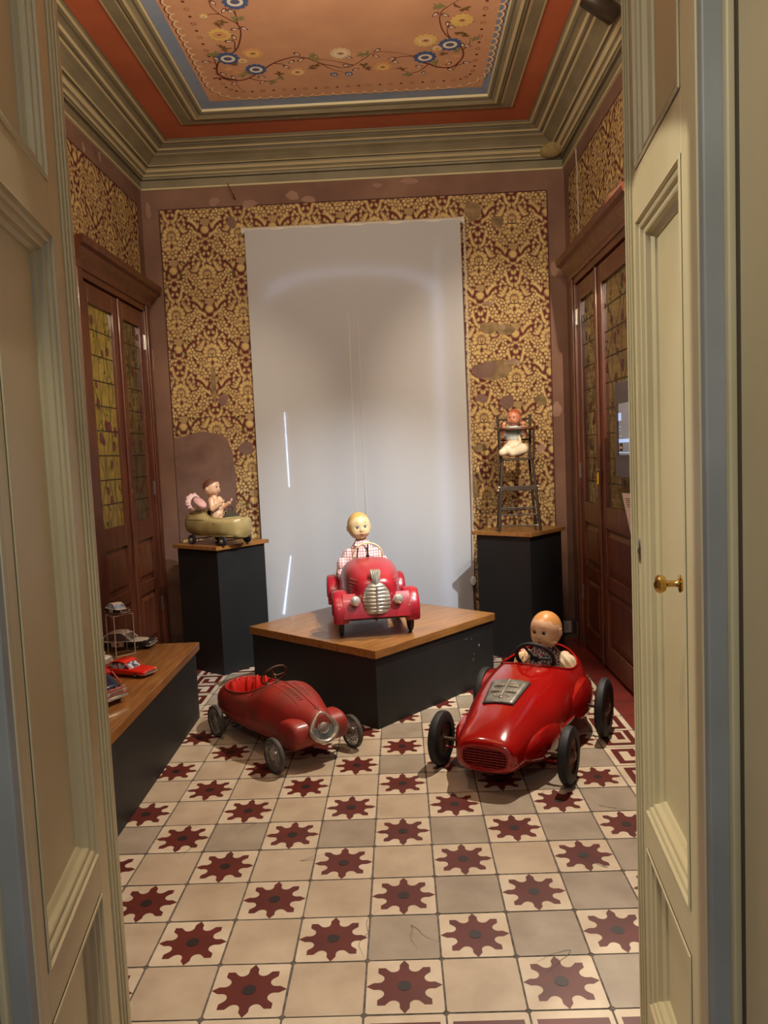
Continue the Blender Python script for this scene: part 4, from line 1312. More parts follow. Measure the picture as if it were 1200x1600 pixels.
d.add(vs, [(i * (NZb + 1) + j, (i + 1) * (NZb + 1) + j, (i + 1) * (NZb + 1) + j + 1, i * (NZb + 1) + j + 1) for i in range(NXb) for j in range(NZb)])
cl = d.build('blind_cloth', M_BLIND, bl, angle=180)
d = MB(); d.tube([(-.752, -.0215, -2.90), (.748, -.0215, -2.90)], .011, 12); d.build('bottom_bar', M_BLTUBE, bl)
for xa, xb, z0 in ((-.053, -.060, -.60), (.012, .005, -.65)):
    d = MB(); d.tube([(xa, -.0225, z0), (xb, -.0235, -2.0), (xb - .004, -.0225, -2.88)], .0024, 6)
    d.build('cloth_crease', M_BLTUBE, cl)
d = MB()
d.tube([(.770, -.018, -.02), (.768, -.03, -.6), (.757, -.05, -2.0), (.748, -.06, -2.50)], .0020, 6)
d.tube([(.776, -.022, .02), (.775, -.036, -.6), (.764, -.056, -2.0), (.750, -.066, -2.50)], .0020, 6)
ch = d.build('bead_chain', M_BLTUBE, bl)
d = MB(); d.ell((.748, -.066, -2.52), .020, .009, .034, 18); d.ell((.748, -.076, -2.505), .006, .003, .008, 10)
d.build('chain_weight', mat('white_chain_weight', (214, 214, 216), .35), ch)

# window: daylight pane, closed shutters with narrow gaps
w1 = empty('window_1', (-.23, YB, 0)); tag(w1, kind='structure')
d = MB(); d.box(-.69, .69, .10, .11, .02, WZ1); d.build('window_pane', M_DAY, w1, smooth=False)
def sh(poly): pass
arch = []
for i in range(25):
    a = PI - PI * i / 24
    arch.append((-.02 + .60 * math.cos(a) * (1 if True else 1), 2.40 + .235 * math.sin(a) ** .7))
d = MB()
# boards below the arched gap, then the surround above and beside it
g = .010
inner = [(x * .985, z - g * .6) for x, z in arch]
outer = [(x * 1.0 + (g if x > 0 else -g), z + g) for x, z in arch]
sb = MB()
sb.prism([(-.60, .02)] + inner + [(.575, .02)], 0, .012, 0, Matrix(((1, 0, 0, 0), (0, 0, 1, 0), (0, 1, 0, 0), (0, 0, 0, 1))))
sb.build('window_shutter', M_SHUT, w1, smooth=False)
for i in range(24):
    a, b = outer[i], outer[i + 1]
    d.add([(a[0], 0, a[1]), (b[0], 0, b[1]), (b[0], 0, WZ1 + .02), (a[0], 0, WZ1 + .02), (a[0], .012, a[1]), (b[0], .012, b[1]), (b[0], .012, WZ1 + .02), (a[0], .012, WZ1 + .02)], [(0, 1, 2, 3), (7, 6, 5, 4), (0, 4, 5, 1), (2, 6, 7, 3), (0, 3, 7, 4), (1, 5, 6, 2)])
d.box(-.70, -.605, 0, .012, 0, WZ1 + .02); d.box(.60, .70, 0, .012, 0, WZ1 + .02)
d.build('window_frame', M_SHUT, w1, smooth=False)
# two glowing strips added right behind the cloth to make its sun-leak lines
M_LEAKGLOW = mat('leak_glow', (215, 228, 250), 0.5, emis=(205, 225, 255), estr=16.0)
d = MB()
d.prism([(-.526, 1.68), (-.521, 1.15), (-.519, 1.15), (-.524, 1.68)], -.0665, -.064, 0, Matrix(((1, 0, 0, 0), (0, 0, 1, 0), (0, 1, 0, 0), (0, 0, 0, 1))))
d.build('leak_glow_strip', M_LEAKGLOW, w1, smooth=False)
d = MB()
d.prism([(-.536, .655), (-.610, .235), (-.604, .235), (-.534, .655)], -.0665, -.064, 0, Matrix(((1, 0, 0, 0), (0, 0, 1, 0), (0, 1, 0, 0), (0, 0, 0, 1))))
d.build('leak_glow_strip', M_LEAKGLOW, w1, smooth=False)

# ------------------------------------------------------------------ small wall and door things
d = MB()
p0 = at(354, 285, 1, YB - .09); p1 = at(363, 304, 1, YB - .10)
hk = empty('wall_hook', (p1.x, YB, p1.z)); tag(hk, 'small rusty iron hook high on the mauve border left of the blind', 'hook')
d.tube([(0, .005, 0), (0, -.06, 0), (.004, -.085, .003), (-.02, -.088, .05), (-.034, -.085, .085)], [.004, .0045, .0045, .004, .003], 8)
d.build('hook_rod', M_RUST, hk)
so_ = empty('wall_socket', (1.205, YB - .018, .045)); tag(so_, 'white socket box low on the back wall in the right corner', 'socket')
d = MB(); d.box(-.035, .03, -.03, 0, -.035, .05); d.build('socket_box', mat('grey_white_plastic', (196, 188, 180), .5), so_, bevel=.004)
d = MB(); d.tube([(.0, -.031, .0), (0, -.033, .0)], .004, 10); d.tube([(.0, -.031, .018), (0, -.033, .018)], .004, 10); d.build('socket_holes', M_RUB, so_)
kx = XR - .046
kt = empty('key_tag', (kx, 2.715, 1.20)); tag(kt, 'yellow plastic key tag hanging from the lock of the right wooden door', 'key tag')
d = MB(); d.prism([(y, z) for y, z in oval(0, .017, .036, 24, 4)], -.002, .002, 0, T(-.006, 0, -.045) @ Matrix(((0, 0, 1, 0), (1, 0, 0, 0), (0, 1, 0, 0), (0, 0, 0, 1))))
d.build('tag_body', mat('yellow_plastic', (232, 190, 20), .4), kt, bevel=.001)
d = MB(); d.tube([(.004, 0, .008), (-.012, 0, .008)], .003, 8); d.torus(.007, .002, T(-.014, 0, .008) @ RY(PI / 2), 16, 6); d.torus(.009, .0012, T(-.010, 0, -.006) @ RX(PI / 2), 16, 6)
d.build('key', M_STEEL, kt)
# information screen on the right
M_PANEL = mat('dark_grey_panel', (74, 68, 70), .5)
M_SCR = mat('screen_grey_glow', (120, 124, 130), .2, emis=(120, 126, 134), estr=.22)
M_SCRB = mat('screen_blue_glow', (150, 175, 215), .2, emis=(160, 190, 240), estr=.5)
M_SCRD = mat('screen_dark', (12, 13, 16), .15)
M_SCRR = mat('screen_rose_glow', (170, 110, 100), .2, emis=(170, 110, 100), estr=.4)
ds = empty('information_screen', (XR - .05, 2.05, 1.43)); tag(ds, 'dark grey information screen panel in front of the right wooden door', 'screen')
d = MB(); d.box(-.022, .018, -.21, .205, -.25, .245); d.build('screen_housing', M_PANEL, ds, bevel=.003)
s_ = Decal().frame((-.0225, 0, 0), (0, -1, 0), (0, 0, 1), (-1, 0, 0), .0005)
s_.poly([(-.165, -.135), (.17, -.135), (.17, .135), (-.165, .135)], 1, 3)
s_.poly([(-.135, -.133), (.17, -.133), (.17, .133), (-.135, .133)], 2, 0)
s_.poly([(-.138, .045), (-.085, .045), (-.085, .085), (-.138, .085)], 3, 1)
for z in (-.005, .012, -.035): s_.poly([(-.132, z), (-.085, z), (-.085, z + .002), (-.132, z + .002)], 3, 1)
s_.poly([(-.138, -.068), (.10, -.068), (.10, -.050), (-.138, -.050)], 3, 1)
s_.poly([(-.122, -.112), (-.070, -.112), (-.070, -.072), (-.122, -.072)], 3, 3)
s_.poly([(-.112, -.100), (-.082, -.100), (-.082, -.088), (-.112, -.088)], 4, 2)
s_.poly([(-.138, -.122), (.10, -.122), (.10, -.118), (-.138, -.118)], 3, 1)
s_.build('screen_face', [M_SCR, M_SCRB, M_SCRR, M_SCRD], ds, smooth=False)
# unlit heading letters over the screen
s_ = Decal().frame((-.0225, 0, 0), (0, -1, 0), (0, 0, 1), (-1, 0, 0), .0005)
for k in range(9):
    u = -.160 + k * .022
    s_.poly([(u, .185), (u + .004, .185), (u + .004, .205), (u, .205)], 1, 0); s_.poly([(u + .009, .185), (u + .013, .185), (u + .013, .205), (u + .009, .205)], 1, 0)
    s_.poly([(u, .202), (u + .013, .202), (u + .013, .205), (u, .205)], 1, 0)
s_.build('screen_heading', mat('faint_heading_paint', (104, 98, 100), .5), ds, smooth=False)
# warning card
p = at(971, 770, 1, 2.0)
wc = empty('warning_card', (p.x, 1.99, p.z)); tag(wc, 'pale pink warning card with red circle symbols beside the right wooden door', 'sign')
cM = Matrix(((1, 0, 0, 0), (0, 0, 1, 0), (0, 1, 0, 0), (0, 0, 0, 1)))
c_ = Decal().frame((0, 0, 0), (1, 0, 0), (0, 0, 1), (0, -1, 0), .0004)
out = [(0, 0), (.10, -.012), (.135, -.26), (.12, -.285), (.065, -.275), (.048, -.255)]
c_.prism([(x, z) for x, z in out], 0, .002, 0, cM)
def ringp(u, v, r, w, mi):
    c_.strip([(u + r * math.cos(2 * PI * k / 28), v + r * math.sin(2 * PI * k / 28)) for k in range(29)], w, 1, mi)
ringp(.070, -.118, .028, .005, 1); c_.strip([(.052, -.098), (.088, -.138)], .004, 3, 1); c_.poly([(.058, -.128), (.084, -.128), (.084, -.110), (.058, -.110)], 2, 2); c_.ellipse(.071, -.119, .005, .005, 0, 3, 0)
ringp(.088, -.205, .028, .005, 1); c_.poly([(.078, -.215), (.098, -.215), (.098, -.195), (.078, -.195)], 2, 2)
for k in range(5): c_.strip([(.012 + k * .003, -.030 - k * .010), (.090, -.034 - k * .010)], .003, 1, 2)
c_.build('card', [mat('pale_pink_card', (222, 194, 184), .6), mat('sign_red', (196, 40, 44), .6), mat('sign_black_print', (52, 44, 46), .6)], wc, smooth=False)

# spotlight head near the ceiling on the right
sp = empty('spotlight', (1.045, 1.80, 3.36)); tag(sp, 'dark cylindrical spotlight head under the ceiling at upper right', 'spotlight')
M_SPOT = mat('dark_bronze_metal', (58, 48, 40), .4, .6)
d = MB(); SM = T(0, 0, -.02) @ RZ(.3) @ RY(math.radians(115))
d.lathe([(.0001, -.09), (.040, -.088), (.045, -.08), (.045, .075), (.041, .08), (.039, .05), (.0001, .048)], 28, 0, SM); d.build('spotlight_barrel', M_SPOT, sp)
d = MB(); d.tube([(0, 0, .0), (0, 0, .10)], .008, 10); d.box(-.02, .02, -.06, .06, .10, .139); d.build('spotlight_stem', M_SPOT, sp)

# ------------------------------------------------------------------ dolls
M_SKY = mat('pale_yellow_doll_skin', (230, 202, 152), .35, rgb2=(220, 190, 140), scale=5, coat=.15)
M_SKV = mat('vinyl_doll_skin', (234, 192, 154), .36, rgb2=(224, 176, 138), scale=5, coat=.2)
M_SKP = mat('celluloid_pink_skin', (232, 192, 158), .3, rgb2=(212, 166, 130), scale=10, coat=.3)
M_SKR = mat('ruddy_doll_skin', (212, 142, 110), .4, rgb2=(194, 118, 90), scale=14, coat=.2)
M_HBLOND = mat('painted_blond_hair', (206, 164, 92), .5)
M_HORANGE = mat('painted_ginger_hair', (216, 156, 88), .42, rgb2=(204, 142, 76), scale=8)
M_HBROWN = mat('painted_brown_hair', (104, 66, 50), .55)
M_HRUD = mat('painted_reddish_hair', (178, 92, 60), .5)
M_LIP = mat('painted_lips', (186, 78, 66), .4)
M_EYEW = mat('eye_white', (226, 222, 212), .15, coat=.8)
M_IRISB = mat('iris_blue', (92, 134, 158), .12, coat=.9)
M_IRISG = mat('iris_dark', (46, 52, 40), .1, coat=.9)
M_PUP = mat('pupil_black', (10, 10, 12), .1, coat=.9)
M_BROWP = mat('painted_brow', (128, 84, 54), .6)


def bump(az, el, a0, e0, sa, se):
    d = (az - a0 + PI) % (2 * PI) - PI
    return math.exp(-(d / sa) ** 2 - ((el - e0) / se) ** 2)


def doll_head(parent, M, R, skin, hair, iris, brow=True, hl=0.62, lash=True, name='head'):
    """face looks along local +x of M; R = half the head height"""
    def rad(az, el):
        h = 0
        h += .035 * bump(az, el, 0, .55, .6, .35)
        h += .115 * (bump(az, el, .60, -.48, .38, .27) + bump(az, el, -.60, -.48, .38, .27))
        h += .075 * bump(az, el, 0, -.90, .36, .15)
        h += .075 * bump(az, el, 0, -.13, .11, .13) + .065 * bump(az, el, 0, -.22, .09, .06) + .025 * (bump(az, el, .11, -.23, .06, .05) + bump(az, el, -.11, -.23, .06, .05))
        h -= .085 * (bump(az, el, .36, .02, .22, .13) + bump(az, el, -.36, .02, .22, .13))
        h += .055 * bump(az, el, 0, -.48, .24, .13)
        h -= .030 * bump(az, el, 0, -.50, .22, .022) + .030 * bump(az, el, 0, -.70, .30, .06)
        h += .060 * bump(az, el, PI, .25, .9, .6)
        return 1 + h
    d = MB(); NA, NE = 150, 100
    rings = []; els = []
    for j in range(1, NE):
        el = -PI / 2 + PI * j / NE; ring = []
        for i in range(NA):
            az = 2 * PI * i / NA
            r = R * rad(az, el)
            x, y, z = r * math.cos(el) * math.cos(az), r * math.cos(el) * math.sin(az), r * math.sin(el)
            jaw = max(0, -z / R)
            y *= .87 + .07 * jaw; x *= .97 - .06 * jaw; z *= 1.05
            if x < 0: x *= 1.04 - .20 * jaw
            ring.append(M @ Vector((x, y, z)))
        rings.append(ring); els.append(el)
    d.ring_loft(rings, 0)
    # painted hair and lips
    k = 0
    for j in range(len(rings) - 1):
        e = (els[j] + els[j + 1]) / 2
        for i in range(NA):
            az = 2 * PI * (i + .5) / NA
            c = math.cos(az)
            line = hl - .9 * (1 - c) / 2 * 1.25 + .05 * math.sin(az * 9) + .03 * math.sin(az * 23 + e * 9)
            if e > line: d.m[k] = 1
            k += 1
    # ears
    for s in (1, -1):
        EM = M @ T(-.02 * R, s * .86 * R, -.12 * R) @ RZ(-s * .35) @ RX(PI / 2)
        d.torus(.15 * R, .050 * R, EM @ Matrix.Diagonal((.8, 1.25, 1, 1)), 20, 8)
        d.ell(M @ Vector((-.02 * R, s * .86 * R, -.12 * R)), .12 * R, .06 * R, .17 * R, 12, 0, M.to_3x3().to_4x4())
    hd = d.build(name, [skin, hair], parent, angle=80)
    def on(az, e, g=1.0):
        r0 = R * rad(az, e) * g; jaw = max(0, -math.sin(e) * rad(az, e))
        return M @ Vector((r0 * math.cos(e) * math.cos(az) * (.97 - .06 * jaw), r0 * math.cos(e) * math.sin(az) * (.87 + .07 * jaw), r0 * math.sin(e) * 1.05))
    q = MB()
    for sg, eo, wd in ((1, -.470, .20), (-1, -.535, .155)):
        ts = np.linspace(-1, 1, 11)
        q.tube([on(t * wd, eo + sg * (-.030 * t * t + (.014 * math.cos(t * 6) * (1 - t * t) if sg > 0 else 0)) * 1.0 - (0 if sg > 0 else -.030 * t * t * 2), .992) for t in ts], [R * (.006 + .030 * (1 - t * t) ** .8) for t in ts], 8)
    q.build('lips', M_LIP, hd)
    for s in (1, -1):
        az, el = .36 * s, .03
        r0 = R * rad(az, el)
        P = Vector((r0 * math.cos(el) * math.cos(az) * .97, r0 * math.cos(el) * math.sin(az) * .87, r0 * math.sin(el) * 1.05))
        dirv = Vector((math.cos(az * .55), math.sin(az * .55), 0))
        er = .158 * R
        e = MB(); e.ell(M @ (P - dirv * er * .52), er, er, er * .86, 20, 0)
        eye = e.build('eye', M_EYEW, hd)
        c = P - dirv * er * .52
        IM = M @ Matrix.Translation(c) @ dirv.to_track_quat('Z', 'Y').to_matrix().to_4x4()
        q = MB(); q.lathe([(.62 * er, .80 * er), (.45 * er, .93 * er), (.001 * er, 1.03 * er)], 20, 0, IM, cap=True); ir = q.build('iris', iris, eye)
        q = MB(); q.lathe([(.27 * er, .985 * er), (.18 * er, 1.03 * er), (.001 * er, 1.05 * er)], 14, 0, IM); q.build('pupil', M_PUP, eye)
        # upper lid
        q = MB(); LM = M @ Matrix.Translation(c) @ RZ(az * .55)
        rg_ = []
        for a in np.linspace(math.radians(34), math.radians(95), 6):
            rg_.append([LM @ (Vector((er * 1.06 * math.cos(a) * math.cos(b), er * 1.10 * math.sin(b), er * .92 * math.sin(a) * math.cos(b) ** .3))) for b in np.linspace(-1.25, 1.25, 13)])
        vs = [v for r in rg_ for v in r]
        q.add(vs, [(i * 13 + j, i * 13 + j + 1, (i + 1) * 13 + j + 1, (i + 1) * 13 + j) for i in range(5) for j in range(12)])
        q.build('eyelid', skin, eye, angle=180)
        if lash:
            q = MB(); q.tube([LM @ Vector((er * 1.09 * math.cos(math.radians(34)) * math.cos(b), er * 1.12 * math.sin(b), er * .60 * math.cos(b) ** .3)) for b in np.linspace(-1.1, 1.1, 9)], er * .055, 5); q.build('eyelash', M_BROWP if not brow else M_HBROWN, eye)
        if brow:
            q = MB(); pts = []
            for t in np.linspace(-.13, .17, 7):
                a2, e2 = (.36 + t) * s, .31 + .05 * math.cos(t * 9)
                rr_ = R * rad(a2, e2) * 1.003
                pts.append(M @ Vector((rr_ * math.cos(e2) * math.cos(a2) * .97, rr_ * math.cos(e2) * math.sin(a2) * .875, rr_ * math.sin(e2) * 1.05)))
            q.tube(pts, [.004 * R, .012 * R, .016 * R, .016 * R, .014 * R, .010 * R, .004 * R], 6); q.build('eyebrow', M_BROWP, hd)
    return hd


def hand(mb, wrist, d, nrm, s, L, curl=.5):
    """palm, four unequal curled fingers and a thumb leaving the side of the palm"""
    d = Vector(d).normalized(); n = Vector(nrm); n = (n - d * n.dot(d)).normalized(); sd = d.cross(n) * s
    w = Vector(wrist)
    mb.cap(w, w + d * L * .30, L * .13, L * .17, 10)
    mb.cap(w + d * L * .20 + sd * L * .10, w + d * L * .42 + sd * L * .13, L * .12, L * .11, 8)
    mb.cap(w + d * L * .20 - sd * L * .10, w + d * L * .42 - sd * L * .13, L * .12, L * .11, 8)
    for k, (o, l) in enumerate(((.21, .40), (.07, .46), (-.07, .43), (-.20, .33))):
        p = w + d * L * .45 + sd * L * o; ang = .2
        for q in range(3):
            ang += curl * (.5 if q == 0 else .8)
            dd = d * math.cos(ang) - n * math.sin(ang) * -1
            p2 = p + dd * L * l * (.42, .33, .25)[q]
            mb.cap(p, p2, L * (.075 - .006 * q), L * (.069 - .007 * q), 8); p = p2
    p = w + d * L * .12 + sd * L * .14
    p2 = p + (d * .6 + sd * .8).normalized() * L * .24 + n * L * .03; p3 = p2 + (d * .85 + sd * .3 + n * .4).normalized() * L * .2
    mb.cap(p, p2, L * .085, L * .075, 8); mb.cap(p2, p3, L * .075, L * .06, 8)


def cloth_mat(kind):
    m = bpy.data.materials.new(kind); m.use_nodes = True
    nt = m.node_tree; b = nt.nodes['Principled BSDF']; b.inputs['Roughness'].default_value = .85
    tc = nt.nodes.new('ShaderNodeTexCoord')
    def math_(op, a, bb=None):
        n = nt.nodes.new('ShaderNodeMath'); n.operation = op
        for i, v in enumerate((a, bb)):
            if v is None: continue
            if isinstance(v, (int, float)): n.inputs[i].default_value = v
            else: nt.links.new(v, n.inputs[i])
        return n.outputs[0]
    def mix(f, c1, c2):
        n = nt.nodes.new('ShaderNodeMix'); n.data_type = 'RGBA'
        nt.links.new(f, n.inputs[0])
        for idx, c in ((6, c1), (7, c2)):
            if isinstance(c, tuple): n.inputs[idx].default_value = (*lin(c), 1)
            else: nt.links.new(c, n.inputs[idx])
        return n.outputs[2]
    if kind.startswith('plaid'):
        sx = nt.nodes.new('ShaderNodeSeparateXYZ'); nt.links.new(tc.outputs['Object'], sx.inputs[0])
        col = (236, 206, 198)
        for ax, per, w, c in ((1, .016, .30, (206, 128, 128)), (2, .016, .30, (206, 128, 128)), (1, .032, .08, (74, 40, 60)), (2, .032, .08, (74, 40, 60))):
            f = math_('FRACT', math_('MULTIPLY', sx.outputs[ax], 1 / per))
            col = mix(math_('MULTIPLY', math_('LESS_THAN', f, w), .75), col, c)
        nt.links.new(col, b.inputs['Base Color'])
    else:
        base, cs, sc, th = {'dark_floral_cloth': ((54, 46, 58), ((214, 206, 196), (186, 96, 100), (122, 140, 122)), 110, .36), 'light_floral_cloth': ((226, 204, 164), ((186, 84, 84), (120, 64, 70), (196, 150, 90)), 120, .33)}[kind]
        col = base
        for k, c in enumerate(cs):
            v = nt.nodes.new('ShaderNodeTexVoronoi'); v.inputs['Scale'].default_value = sc * (1 - .25 * k)
            mp = nt.nodes.new('ShaderNodeMapping'); mp.inputs['Location'].default_value = (k * 3.3, k, 0); nt.links.new(tc.outputs['Object'], mp.inputs[0]); nt.links.new(mp.outputs[0], v.inputs['Vector'])
            col = mix(math_('LESS_THAN', v.outputs['Distance'], th if k == 0 or kind[0] == 'l' else th * .9), col, c)
        nt.links.new(col, b.inputs['Base Color'])
    return m
M_PLAID = cloth_mat('plaid_pink_cloth'); M_DFLOR = cloth_mat('dark_floral_cloth'); M_LFLOR = cloth_mat('light_floral_cloth')
M_CREAMC = mat('cream_cotton', (222, 206, 176), .9, rgb2=(206, 184, 150), scale=20, bump=.2, bscale=60)
M_BLACKC = mat('black_strap_cloth', (34, 28, 32), .85)

# --- doll driving the maroon car
dl = empty('doll', (-.205, 2.725, PH + .125), math.radians(-84))
tag(dl, 'bald pale-faced doll in pink plaid shirt driving the maroon pedal car', 'doll')
b_ = MB()
b_.ell((0, 0, .06), .055, .075, .06, 18); b_.ell((0, 0, .15), .050, .075, .10, 18); b_.cap((0, 0, .20), (.002, 0, .335), .045, .030)
for s in (1, -1):
    b_.cap((0, s * .085, .225), (.02, s * .125, .12), .026, .021); b_.cap((.02, s * .125, .12), (.12, s * .105, .125), .021, .015)
    b_.cap((.0, s * .045, .045), (.14, s * .05, .045), .035, .026); b_.cap((.14, s * .05, .045), (.24, s * .05, .03), .026, .017); b_.cap((.24, s * .05, .03), (.265, s * .05, .05), .018, .014)
    hand(b_, (.125, s * .105, .125), (1, -s * .15, .25), (0, 0, 1), -s, .055, .5)
remesh(b_.build('body', M_SKY, dl), .003)
HMx = T(.005, -.012, .408) @ RZ(math.radians(8)) @ RX(math.radians(4)) @ RY(math.radians(4))
doll_head(dl, HMx, .080, M_SKY, M_HBLOND, M_IRISB, hl=.85)
b_ = MB()
rings = []
for z, rx, ry in ((.04, .072, .100), (.10, .075, .108), (.17, .074, .112), (.215, .070, .108), (.250, .060, .088), (.285, .047, .060), (.312, .038, .044), (.326, .033, .036)):
    rings.append([(rx * math.cos(t) * (1 + .03 * math.sin(7 * t + z * 30)), ry * math.sin(t) * (1 + .03 * math.sin(5 * t + z * 40)), z) for t in [2 * PI * i / 40 for i in range(40)]])
b_.ring_loft(rings, 0)
for s in (1, -1):
    b_.cap((0, s * .080, .235), (.018, s * .128, .130), .038, .036); b_.cap((.018, s * .128, .130), (.075, s * .122, .110), .036, .030)
    b_.ell((.02, s * .125, .175), .036, .032, .05, 14)
sh_ = remesh(b_.build('shirt', M_PLAID, dl), .0032, 3)
c = MB()
for s in (1, -1):
    c.prism([(s * .004, .0), (s * .034, .016), (s * .046, -.012), (s * .022, -.030)], -.002, .002, 0, T(.045, 0, .305) @ RY(math.radians(-28)) @ Matrix(((0, 0, 1, 0), (1, 0, 0, 0), (0, 1, 0, 0), (0, 0, 0, 1))))
c.build('collar', M_PLAID, sh_, smooth=False)
c = MB()
for s in (1, -1):
    c.tube([(.046, s * .020, .300), (.062, s * .028, .262), (.075, s * .036, .215), (.078, s * .045, .16)], .0032, 6)
c.tube([(.080, .058, .225), (.084, 0, .170), (.080, -.058, .225)], .0065, 6)
c.build('straps', M_BLACKC, sh_)

# --- doll in the racer
rd = empty('doll', (.728, 1.885, .10), math.radians(-112))
tag(rd, 'ginger-haired vinyl doll in dark floral dress seated in the glossy red racer', 'doll')
b_ = MB()
b_.ell((0, 0, .06), .06, .085, .065, 18); b_.ell((0, 0, .16), .058, .080, .11, 18); b_.cap((0, 0, .22), (.0, 0, .295), .05, .036)
for s in (1, -1):
    b_.cap((0, s * .095, .225), (.03, s * .135, .165), .030, .026); b_.cap((.03, s * .135, .165), (.115, s * .115, .175), .026, .018)
    b_.cap((.0, s * .05, .045), (.15, s * .06, .045), .042, .032); b_.cap((.15, s * .06, .045), (.27, s * .06, .03), .032, .022); b_.cap((.27, s * .06, .03), (.30, s * .06, .055), .022, .017)
    hand(b_, (.12, s * .114, .176), (1, -s * .3, .2), (0, 0, 1), -s, .062, .5)
remesh(b_.build('body', M_SKV, rd), .0035)
doll_head(rd, T(.010, .008, .362) @ RZ(math.radians(-16)) @ RY(math.radians(5)), .085, M_SKV, M_HORANGE, M_IRISG, hl=.82)
b_ = MB(); rings = []
for z, rx, ry in ((.02, .10, .125), (.08, .085, .112), (.14, .076, .102), (.20, .072, .098), (.235, .064, .086), (.262, .050, .060), (.278, .042, .046)):
    rings.append([(rx * math.cos(t) * (1 + .03 * math.sin(9 * t)), ry * math.sin(t) * (1 + .03 * math.sin(7 * t + z * 20)), z) for t in [2 * PI * i / 44 for i in range(44)]])
b_.ring_loft(rings, 0)
dr = remesh(b_.build('dress', M_DFLOR, rd), .0032, 2)
for s, mm in ((1, M_CREAMC), (-1, M_LFLOR)):
    q = MB(); rr = []
    for i in range(11):
        t = i / 10
        c0 = Vector((0, s * .078, .232)).lerp(Vector((.042, s * .142, .165)), t)
        rad = .022 + .020 * math.sin(PI * min(t * 1.1, 1)) + (.012 if t > .93 else 0)
        rr.append((c0, rad))
    ax = (rr[-1][0] - rr[0][0]).normalized(); u = ax.orthogonal().normalized(); v = ax.cross(u)
    rings = [[c0 + (u * math.cos(a) + v * math.sin(a)) * rad * (1 + .07 * math.sin(a * 9)) for a in [2 * PI * k / 54 for k in range(54)]] for c0, rad in rr]
    q.ring_loft(rings, 0); q.build('puff_sleeve', mm, dr)
q = MB(); q.torus(.040, .0045, T(0, 0, .281) @ Matrix.Diagonal((1, 1.1, 1, 1)), 36, 8); q.build('neckband', M_LFLOR, dr)

# --- small bare doll in the cream car
sd_ = empty('doll', (-1.135, 3.055, TH_ + .078), math.radians(-22))
sd_.location.x -= .022
tag(sd_, 'small bare celluloid doll with brown hair sitting in the cream toy car', 'doll')
b_ = MB()
b_.ell((0, 0, .05), .046, .048, .052, 18); b_.ell((.012, 0, .105), .048, .046, .06, 18); b_.ell((0, 0, .17), .036, .046, .05, 18); b_.cap((0, 0, .19), (-.018, 0, .245), .026, .020)
for s in (1, -1):
    b_.cap((0, s * .042, .205), (.018, s * .060, .150), .021, .018); b_.cap((.018, s * .060, .150), (.076, s * .046, .182), .018, .012)
    hand(b_, (.080, s * .045, .185), (1, -s * .1, .8), (-.3, 0, 1), -s, .036, .35)
    b_.cap((.01, s * .03, .03), (.07, s * .036, .03), .030, .022); b_.cap((.07, s * .036, .03), (.12, s * .036, .02), .022, .014); b_.cap((.12, s * .036, .02), (.135, s * .036, .035), .014, .011)
remesh(b_.build('body', M_SKP, sd_), .0022)
doll_head(sd_, T(-.022, 0, .286) @ RZ(math.radians(2)), .056, M_SKP, M_HBROWN, M_IRISG, hl=.66)

# --- doll in the high chair
hd_ = empty('doll', (.79, 3.135, 1.302), math.radians(-98))
tag(hd_, 'ruddy-faced small doll in cream trousers and pale bib in the high chair', 'doll')
b_ = MB()
b_.ell((0, 0, .05), .05, .052, .05, 16); b_.ell((0, 0, .12), .042, .05, .07, 16); b_.cap((0, 0, .15), (.006, 0, .21), .03, .022)
for s in (1, -1):
    b_.cap((0, s * .044, .165), (.04, s * .068, .150), .020, .017); b_.cap((.04, s * .068, .150), (.075, s * .060, .190), .017, .012)
    hand(b_, (.078, s * .060, .193), (.6, -s * .1, 1), (-.6, 0, .6), -s, .036, .4)
    b_.cap((.0, s * .034, .04), (.085, s * .05, .042), .034, .026); b_.cap((.085, s * .05, .042), (.10, s * .02, .020), .026, .018)
remesh(b_.build('body', M_SKR, hd_), .0022)
doll_head(hd_, T(.012, .006, .252) @ RZ(math.radians(-18)) @ RX(math.radians(-5)) @ RY(math.radians(6)), .052, M_SKR, M_HRUD, M_IRISG, hl=.75, brow=False)
b_ = MB(); b_.ell((0, 0, .055), .058, .062, .058, 18); b_.cap((0, .034, .045), (.095, .052, .048), .044, .036); b_.cap((0, -.034, .045), (.095, -.045, .045), .042, .034); b_.cap((.095, .052, .048), (.105, -.01, .026), .036, .026); b_.cap((.095, -.045, .045), (.112, -.075, .030), .030, .024); b_.ell((.03, 0, .075), .05, .055, .035, 14)
remesh(b_.build('trousers', M_CREAMC, hd_), .0026, 4)
b_ = MB(); b_.ell((.004, 0, .145), .047, .057, .062, 16); b_.cap((0, .044, .168), (.035, .062, .155), .026, .024); b_.cap((0, -.044, .168), (.035, -.062, .155), .026, .024)
bb = remesh(b_.build('bib_top', mat('pale_blue_white_cotton', (206, 216, 220), .85, rgb2=(186, 200, 210), scale=25), hd_), .0026, 3)
b_ = MB(); b_.ell((.045, .036, .112), .006, .010, .026, 12, 0, RX(.25)); b_.ell((.047, .030, .138), .006, .012, .009, 12); b_.build('bib_bow', M_CREAMC, bb)

# ------------------------------------------------------------------ high chair
M_HCW = mat('dark_green_brown_chair_wood', (60, 44, 28), .55, rgb2=(44, 32, 20), scale=18, coat=.05)
M_TRAYE = mat('worn_brown_tray_edge', (112, 66, 36), .45, rgb2=(70, 48, 30), scale=25)
hc = empty('high_chair', (.805, 3.155, TH_), math.radians(-94))
tag(hc, 'small dark wooden doll high chair with tray on the tall right plinth', 'high chair')
